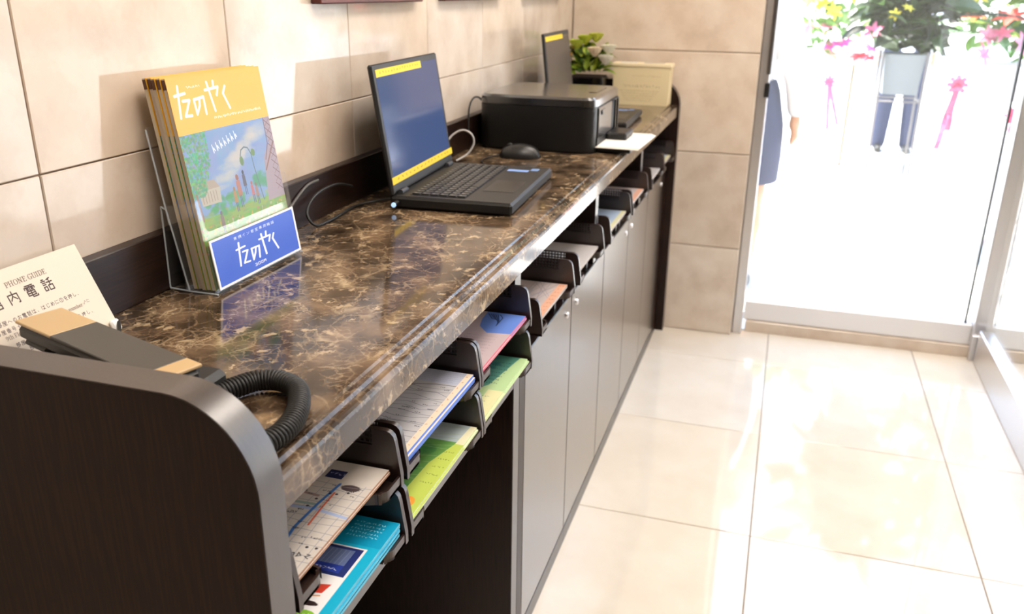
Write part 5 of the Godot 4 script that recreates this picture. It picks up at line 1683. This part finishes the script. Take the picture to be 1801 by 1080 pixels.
func stand_pink() -> void:
	var t := thing("flower_easel", "flower arrangement on a thin yellow pole with pink and yellow blooms", "flowers", Vector3(0.445, -0.02, -7.2))
	var pl := MB.new()
	pl.tube([Vector3(0, 0, 0), Vector3(0.005, 0.86, 0)], 0.011, 8)
	part(t, "pole", pl.done(), mat(Color(0.40, 0.32, 0.14), 0.6))
	part(t, "base", bx(Vector3(0, 0.006, 0), Vector3(0.24, 0.012, 0.24), 0.003), M.white)
	part(t, "basket", bx(Vector3(-0.08, 0.83, 0), Vector3(0.30, 0.08, 0.16), 0.02), mat(Color(0.80, 0.78, 0.76), 0.7))
	var g := [leaf_mat(Color(0.36, 0.52, 0.24)), leaf_mat(Color(0.48, 0.62, 0.32))]
	bunch(t, Vector3(-0.16, 1.04, 0), Vector3(0.26, 0.18, 0.14), 70, 0.12, 0.045, g)
	bunch(t, Vector3(-0.22, 1.34, 0), Vector3(0.28, 0.22, 0.16), 50, 0.17, 0.065, g)
	bunch(t, Vector3(-0.18, 1.66, 0), Vector3(0.32, 0.24, 0.18), 50, 0.24, 0.10, g)
	for k in 4:
		frond(t, Vector3(-0.15, 1.05 + 0.07 * k, 0.02), PI + rng.randf_range(-0.6, 0.6), 0.4, 0.4, g[k % 2])
	for q in [[-0.14, 0.92, 0.1, 0.08, Color(0.85, 0.25, 0.58)], [-0.20, 0.90, 0.12, 0.07, Color(0.88, 0.35, 0.62)], [-0.08, 0.94, 0.12, 0.06, Color(0.84, 0.30, 0.60)], [0.03, 0.84, 0.13, 0.09, Color(0.85, 0.16, 0.26)], [0.10, 0.83, 0.12, 0.07, Color(0.86, 0.20, 0.30)], [-0.02, 0.93, 0.13, 0.07, Color(0.93, 0.88, 0.70)], [0.10, 0.90, 0.12, 0.06, Color(0.80, 0.26, 0.60)],
		[-0.36, 1.02, 0.1, 0.07, Color(0.85, 0.45, 0.55)], [-0.22, 1.05, 0.14, 0.08, Color(0.86, 0.52, 0.58)], [-0.42, 0.92, 0.1, 0.06, Color(0.84, 0.50, 0.58)], [-0.28, 1.20, 0.14, 0.08, Color(0.92, 0.84, 0.20)], [-0.20, 1.16, 0.14, 0.07, Color(0.90, 0.82, 0.22)], [-0.36, 1.24, 0.12, 0.08, Color(0.92, 0.86, 0.30)], [-0.10, 1.25, 0.12, 0.08, Color(0.92, 0.84, 0.28)]]:
		lily(t, Vector3(q[0], q[1], q[2]), q[3], q[4])
	var rb := mat(Color(0.82, 0.30, 0.44), 0.5)
	rb.backlight_enabled = true
	rb.backlight = Color(0.3, 0.1, 0.15)
	bow(t, Vector3(-0.16, 0.66, 0.1), 0.05, [Vector3(0.03, -0.36, 0), Vector3(0.10, -0.32, 0)], rb)

func stand_right() -> void:
	var t := thing("flower_stand", "white flower stand with palm fronds, orange blooms and a pink ribbon bow", "flowers", Vector3(1.06, -0.02, -5.3))
	var wm := mat(Color(0.86, 0.86, 0.87), 0.5)
	for sx in [-1.0, 1.0]:
		for sz in [-1.0, 1.0]:
			var l := MB.new()
			l.tube([Vector3(sx * 0.13, 0, sz * 0.1), Vector3(sx * 0.10, 0.93, sz * 0.08)], 0.008, 8)
			part(t, "leg", l.done(), wm)
	part(t, "pot", bx(Vector3(0.0, 0.86, 0), Vector3(0.24, 0.2, 0.2), 0.02), wm)
	part(t, "name_board", bx(Vector3(0.11, 0.05, 0.13), Vector3(0.07, 0.10, 0.012), 0.002), mat(Color(0.88, 0.48, 0.50), 0.6)).set_meta("label", "pink board at the foot")
	var g := [leaf_mat(Color(0.38, 0.54, 0.24)), leaf_mat(Color(0.30, 0.46, 0.30)), leaf_mat(Color(0.55, 0.66, 0.28))]
	bunch(t, Vector3(0.0, 1.08, 0), Vector3(0.26, 0.14, 0.15), 60, 0.12, 0.045, g)
	bunch(t, Vector3(0.05, 1.36, 0), Vector3(0.32, 0.2, 0.18), 60, 0.18, 0.07, g)
	bunch(t, Vector3(0.06, 1.66, 0), Vector3(0.36, 0.24, 0.2), 64, 0.25, 0.11, g)
	for k in 9:
		frond(t, Vector3(-0.02, 1.06 + 0.035 * k, 0.03), PI + rng.randf_range(-0.5, 0.5) if k < 6 else rng.randf_range(-0.6, 0.6), rng.randf_range(0.1, 0.8), rng.randf_range(0.36, 0.52), g[k % 3])
	for q in [[-0.19, 1.18, 0.12, 0.07, Color(0.92, 0.42, 0.20)], [-0.02, 1.18, 0.14, 0.09, Color(0.90, 0.30, 0.26)], [-0.05, 1.10, 0.14, 0.06, Color(0.88, 0.52, 0.66)], [-0.11, 1.09, 0.13, 0.06, Color(0.90, 0.58, 0.70)], [-0.12, 1.0, 0.13, 0.06, Color(0.90, 0.55, 0.72)], [0.05, 1.05, 0.14, 0.07, Color(0.90, 0.55, 0.70)], [-0.2, 1.28, 0.1, 0.07, Color(0.93, 0.85, 0.30)], [0.08, 1.4, 0.14, 0.09, Color(0.92, 0.60, 0.68)]]:
		lily(t, Vector3(q[0], q[1], q[2]), q[3], q[4])
	var rb := mat(Color(0.86, 0.34, 0.48), 0.5)
	rb.backlight_enabled = true
	rb.backlight = Color(0.3, 0.1, 0.15)
	bow(t, Vector3(-0.215, 0.845, 0.16), 0.052, [Vector3(-0.05, -0.34, 0), Vector3(-0.01, -0.24, 0)], rb)
	bow(t, Vector3(0.07, 0.70, 0.16), 0.04, [Vector3(0.02, -0.16, 0), Vector3(0.05, -0.14, 0)], rb)

# ---------------------------------------------------------------- people
func blob(bones: Array, cell: float, blend: float) -> ArrayMesh:
	# bones: [a, b, ra, rb]; smooth union of tapered capsules, meshed as surface nets
	var lo := Vector3.ONE * 1e9
	var hi := Vector3.ONE * -1e9
	for b in bones:
		var r: float = maxf(b[2], b[3]) + blend + cell * 2
		lo = lo.min(b[0] - Vector3.ONE * r).min(b[1] - Vector3.ONE * r)
		hi = hi.max(b[0] + Vector3.ONE * r).max(b[1] + Vector3.ONE * r)
	var nx := int((hi.x - lo.x) / cell) + 2
	var ny := int((hi.y - lo.y) / cell) + 2
	var nz := int((hi.z - lo.z) / cell) + 2
	var fld := PackedFloat32Array()
	fld.resize(nx * ny * nz)
	fld.fill(1.0)
	for b in bones:
		var A: Vector3 = b[0]
		var B: Vector3 = b[1]
		var ra: float = b[2]
		var rb: float = b[3]
		var r := maxf(ra, rb) + blend + cell
		var p0 := ((A.min(B) - Vector3.ONE * r - lo) / cell).floor()
		var p1 := ((A.max(B) + Vector3.ONE * r - lo) / cell).ceil()
		var ab := B - A
		var l2 := maxf(ab.length_squared(), 1e-9)
		for z in range(maxi(0, int(p0.z)), mini(nz - 1, int(p1.z)) + 1):
			for y in range(maxi(0, int(p0.y)), mini(ny - 1, int(p1.y)) + 1):
				for x in range(maxi(0, int(p0.x)), mini(nx - 1, int(p1.x)) + 1):
					var p := lo + Vector3(x, y, z) * cell
					var h := clampf((p - A).dot(ab) / l2, 0.0, 1.0)
					var d := (p - A - ab * h).length() - lerpf(ra, rb, h)
					var i := (z * ny + y) * nx + x
					var e := fld[i]
					var q := maxf(blend - absf(e - d), 0.0) / blend
					fld[i] = minf(e, d) - q * q * blend * 0.25
	var ids := {}
	var vs := []
	for z in nz - 1:
		for y in ny - 1:
			for x in nx - 1:
				var i := (z * ny + y) * nx + x
				var f := [fld[i], fld[i + 1], fld[i + nx], fld[i + nx + 1], fld[i + nx * ny], fld[i + nx * ny + 1], fld[i + nx * ny + nx], fld[i + nx * ny + nx + 1]]
				var neg := 0
				for v in f:
					if v < 0.0: neg += 1
				if neg == 0 or neg == 8:
					continue
				var s := Vector3.ZERO
				var c := 0
				for e in [[0, 1], [2, 3], [4, 5], [6, 7], [0, 2], [1, 3], [4, 6], [5, 7], [0, 4], [1, 5], [2, 6], [3, 7]]:
					var fa: float = f[e[0]]
					var fb: float = f[e[1]]
					if (fa < 0.0) != (fb < 0.0):
						var w := fa / (fa - fb)
						var pa := Vector3(e[0] & 1, (e[0] >> 1) & 1, e[0] >> 2)
						var pb := Vector3(e[1] & 1, (e[1] >> 1) & 1, e[1] >> 2)
						s += pa.lerp(pb, w)
						c += 1
				ids[i] = vs.size()
				var nrm := Vector3(f[1] + f[3] + f[5] + f[7] - f[0] - f[2] - f[4] - f[6], f[2] + f[3] + f[6] + f[7] - f[0] - f[1] - f[4] - f[5], f[4] + f[5] + f[6] + f[7] - f[0] - f[1] - f[2] - f[3])
				vs.append([lo + (Vector3(x, y, z) + s / c) * cell, nrm.normalized()])
	var m := MB.new()
	var st := [1, nx, nx * ny]
	for z in range(1, nz - 1):
		for y in range(1, ny - 1):
			for x in range(1, nx - 1):
				var i := (z * ny + y) * nx + x
				for ax in 3:
					if (fld[i] < 0.0) == (fld[i + st[ax]] < 0.0):
						continue
					var u: int = st[(ax + 1) % 3]
					var w: int = st[(ax + 2) % 3]
					if not (ids.has(i) and ids.has(i - u) and ids.has(i - u - w) and ids.has(i - w)):
						continue
					var a = vs[ids[i]]
					var b = vs[ids[i - u]]
					var c = vs[ids[i - u - w]]
					var d = vs[ids[i - w]]
					m.tri(a[0], b[0], c[0], a[1], b[1], c[1])
					m.tri(a[0], c[0], d[0], a[1], c[1], d[1])
	return m.done()

func shoe(parent: Node, at: Vector3, turn: float, m: Material) -> void:
	var q := blob([[Vector3(0, 0.035, 0.06), Vector3(0, 0.03, -0.10), 0.036, 0.030], [Vector3(0, 0.06, 0.05), Vector3(0, 0.035, -0.02), 0.034, 0.03]], 0.012, 0.02)
	part(parent, "shoe", q, m, at, Vector3(0, turn, 0))

func hand_bones(w: Vector3, s: float) -> Array:
	# a relaxed hanging hand below the wrist w; s is the side the thumb points to (in z)
	var o := [[w, w + Vector3(0, -0.05, 0), 0.020, 0.026], [w + Vector3(0, -0.03, 0.02 * s), w + Vector3(0.004, -0.085, 0.038 * s), 0.011, 0.009]]
	var ln := [0.070, 0.080, 0.075, 0.058]
	for k in 4:
		var z := (0.024 - 0.016 * k) * s
		var a := w + Vector3(0, -0.06, z)
		var b: Vector3 = a + Vector3(0.006, -ln[k] * 0.55, 0)
		o.append([a, b, 0.0095, 0.009])
		o.append([b, b + Vector3(-0.012, -ln[k] * 0.45, 0), 0.009, 0.0075])
	return o

func people() -> void:
	var skin := mat(Color(0.80, 0.60, 0.48), 0.6)
	# person in a white shirt and navy skirt, mostly hidden by the end wall
	var p := thing("person", "person in white shirt and navy skirt standing just outside the door", "person", Vector3(-0.185, -0.02, -3.98))
	var armr := [[Vector3(0.145, 1.20, 0), Vector3(0.205, 0.985, 0.02), 0.045, 0.038], [Vector3(0.205, 0.985, 0.02), Vector3(0.225, 0.82, 0.0), 0.036, 0.026]]
	var arml := [[Vector3(-0.145, 1.20, 0), Vector3(-0.175, 0.98, 0.02), 0.045, 0.038], [Vector3(-0.175, 0.98, 0.02), Vector3(-0.17, 0.79, 0.05), 0.036, 0.026]]
	var torso := [[Vector3(0, 1.18, 0), Vector3(0, 1.00, 0), 0.115, 0.098], [Vector3(0, 1.0, 0), Vector3(0, 0.83, 0), 0.098, 0.118], [Vector3(-0.12, 1.20, 0), Vector3(0.12, 1.20, 0), 0.055, 0.055]]
	var body := []
	body.append_array(torso)
	body.append_array(armr)
	body.append_array(arml)
	body.append_array([[Vector3(0, 1.22, 0), Vector3(0, 1.33, -0.01), 0.046, 0.044], [Vector3(0, 1.39, -0.02), Vector3(0, 1.46, -0.015), 0.066, 0.080], [Vector3(0, 1.415, -0.10), Vector3(0, 1.40, -0.085), 0.010, 0.016], [Vector3(-0.078, 1.43, 0), Vector3(0.078, 1.43, 0), 0.014, 0.014]])
	for s in [-1.0, 1.0]:
		body.append_array([[Vector3(s * 0.075, 0.83, 0), Vector3(s * 0.075, 0.45, 0), 0.085, 0.056], [Vector3(s * 0.075, 0.45, 0), Vector3(s * 0.075, 0.30, 0.01), 0.052, 0.054], [Vector3(s * 0.075, 0.30, 0.01), Vector3(s * 0.075, 0.05, 0.0), 0.052, 0.034]])
	body.append_array(hand_bones(Vector3(0.226, 0.805, 0.0), -1.0))
	body.append_array(hand_bones(Vector3(-0.17, 0.775, 0.05), -1.0))
	part(p, "body", blob(body, 0.0125, 0.02), skin)
	var shirt := []
	for b in torso + armr + arml:
		shirt.append([b[0], b[1], b[2] + 0.014, b[3] + 0.014])
	part(p, "shirt", blob(shirt, 0.016, 0.03), mat(Color(0.92, 0.92, 0.93), 0.8))
	var sk := MB.new()
	sk.xf = Transform3D(Basis().scaled(Vector3(1.0, 1, 0.85)), Vector3.ZERO)
	sk.lathe([Vector2(0.178, 0.50), Vector2(0.182, 0.505), Vector2(0.186, 0.62), Vector2(0.182, 0.75), Vector2(0.150, 0.90), Vector2(0.134, 0.94), Vector2(0.0, 0.945)], 28)
	part(p, "skirt", sk.done(), mat(Color(0.20, 0.22, 0.34), 0.8))
	var hair := blob([[Vector3(0, 1.50, 0.02), Vector3(0, 1.44, 0.045), 0.088, 0.082], [Vector3(0, 1.44, 0.05), Vector3(0, 1.30, 0.06), 0.078, 0.05], [Vector3(0, 1.53, -0.04), Vector3(0, 1.53, 0.02), 0.05, 0.06]], 0.014, 0.03)
	part(p, "hair", hair, mat(Color(0.10, 0.075, 0.06), 0.6))
	for s in [-1.0, 1.0]:
		part(p, "eye", bx(Vector3(s * 0.03, 1.435, -0.094), Vector3(0.02, 0.009, 0.008), 0.002), M.black)
		shoe(p, Vector3(s * 0.075, 0, -0.01), 0.0, M.black)
	part(p, "mouth", bx(Vector3(0, 1.372, -0.081), Vector3(0.034, 0.007, 0.008), 0.002), mat(Color(0.62, 0.32, 0.30), 0.6))
	# person in dark trousers behind the flower stand
	var q := thing("person", "person in dark blue trousers standing behind the white flower pot", "person", Vector3(0.905, -0.02, -8.14), PI)
	var up := [[Vector3(0, 1.32, 0), Vector3(0, 1.10, 0), 0.135, 0.115], [Vector3(0, 1.10, 0), Vector3(0, 0.90, 0), 0.115, 0.125], [Vector3(-0.15, 1.36, 0), Vector3(0.15, 1.36, 0), 0.06, 0.06], [Vector3(0.18, 1.35, 0), Vector3(0.215, 1.08, 0.01), 0.052, 0.043], [Vector3(0.215, 1.08, 0.01), Vector3(0.215, 0.86, -0.04), 0.042, 0.03], [Vector3(-0.18, 1.35, 0), Vector3(-0.215, 1.08, 0.01), 0.052, 0.043], [Vector3(-0.215, 1.08, 0.01), Vector3(-0.215, 0.86, -0.04), 0.042, 0.03]]
	var legs := []
	for s in [-1.0, 1.0]:
		legs.append_array([[Vector3(s * 0.085, 0.88, 0), Vector3(s * 0.105, 0.48, -0.01), 0.095, 0.064], [Vector3(s * 0.105, 0.48, -0.01), Vector3(s * 0.115, 0.07, 0.01), 0.060, 0.046]])
	var b2 := []
	b2.append_array(up)
	b2.append_array(legs)
	b2.append_array([[Vector3(0, 1.38, 0), Vector3(0, 1.50, -0.01), 0.05, 0.048], [Vector3(0, 1.55, -0.015), Vector3(0, 1.63, -0.01), 0.07, 0.085], [Vector3(0, 1.585, -0.105), Vector3(0, 1.57, -0.09), 0.010, 0.017], [Vector3(-0.083, 1.6, 0), Vector3(0.083, 1.6, 0), 0.015, 0.015]])
	b2.append_array(hand_bones(Vector3(0.215, 0.845, -0.045), -1.0))
	b2.append_array(hand_bones(Vector3(-0.215, 0.845, -0.045), -1.0))
	part(q, "body", blob(b2, 0.0125, 0.02), skin)
	var tr := []
	for b in legs:
		tr.append([b[0], b[1], b[2] + 0.014, b[3] + 0.014])
	tr.append([Vector3(0, 0.95, 0), Vector3(0, 0.90, 0), 0.135, 0.138])
	part(q, "trousers", blob(tr, 0.016, 0.02), mat(Color(0.13, 0.16, 0.27), 0.85))
	var sh := []
	for b in up:
		sh.append([b[0], b[1], b[2] + 0.016, b[3] + 0.014])
	part(q, "shirt", blob(sh, 0.018, 0.03), mat(Color(0.85, 0.86, 0.90), 0.8))
	part(q, "hair", blob([[Vector3(0, 1.67, 0.02), Vector3(0, 1.61, 0.04), 0.085, 0.078], [Vector3(0, 1.69, -0.04), Vector3(0, 1.69, 0.02), 0.05, 0.06]], 0.014, 0.03), mat(Color(0.08, 0.07, 0.06), 0.6))
	for s in [-1.0, 1.0]:
		part(q, "eye", bx(Vector3(s * 0.031, 1.605, -0.097), Vector3(0.02, 0.009, 0.008), 0.002), M.black)
		shoe(q, Vector3(s * 0.115, 0, -0.02), 0.0, M.black)
	part(q, "mouth", bx(Vector3(0, 1.542, -0.085), Vector3(0.036, 0.007, 0.008), 0.002), mat(Color(0.60, 0.34, 0.30), 0.6))
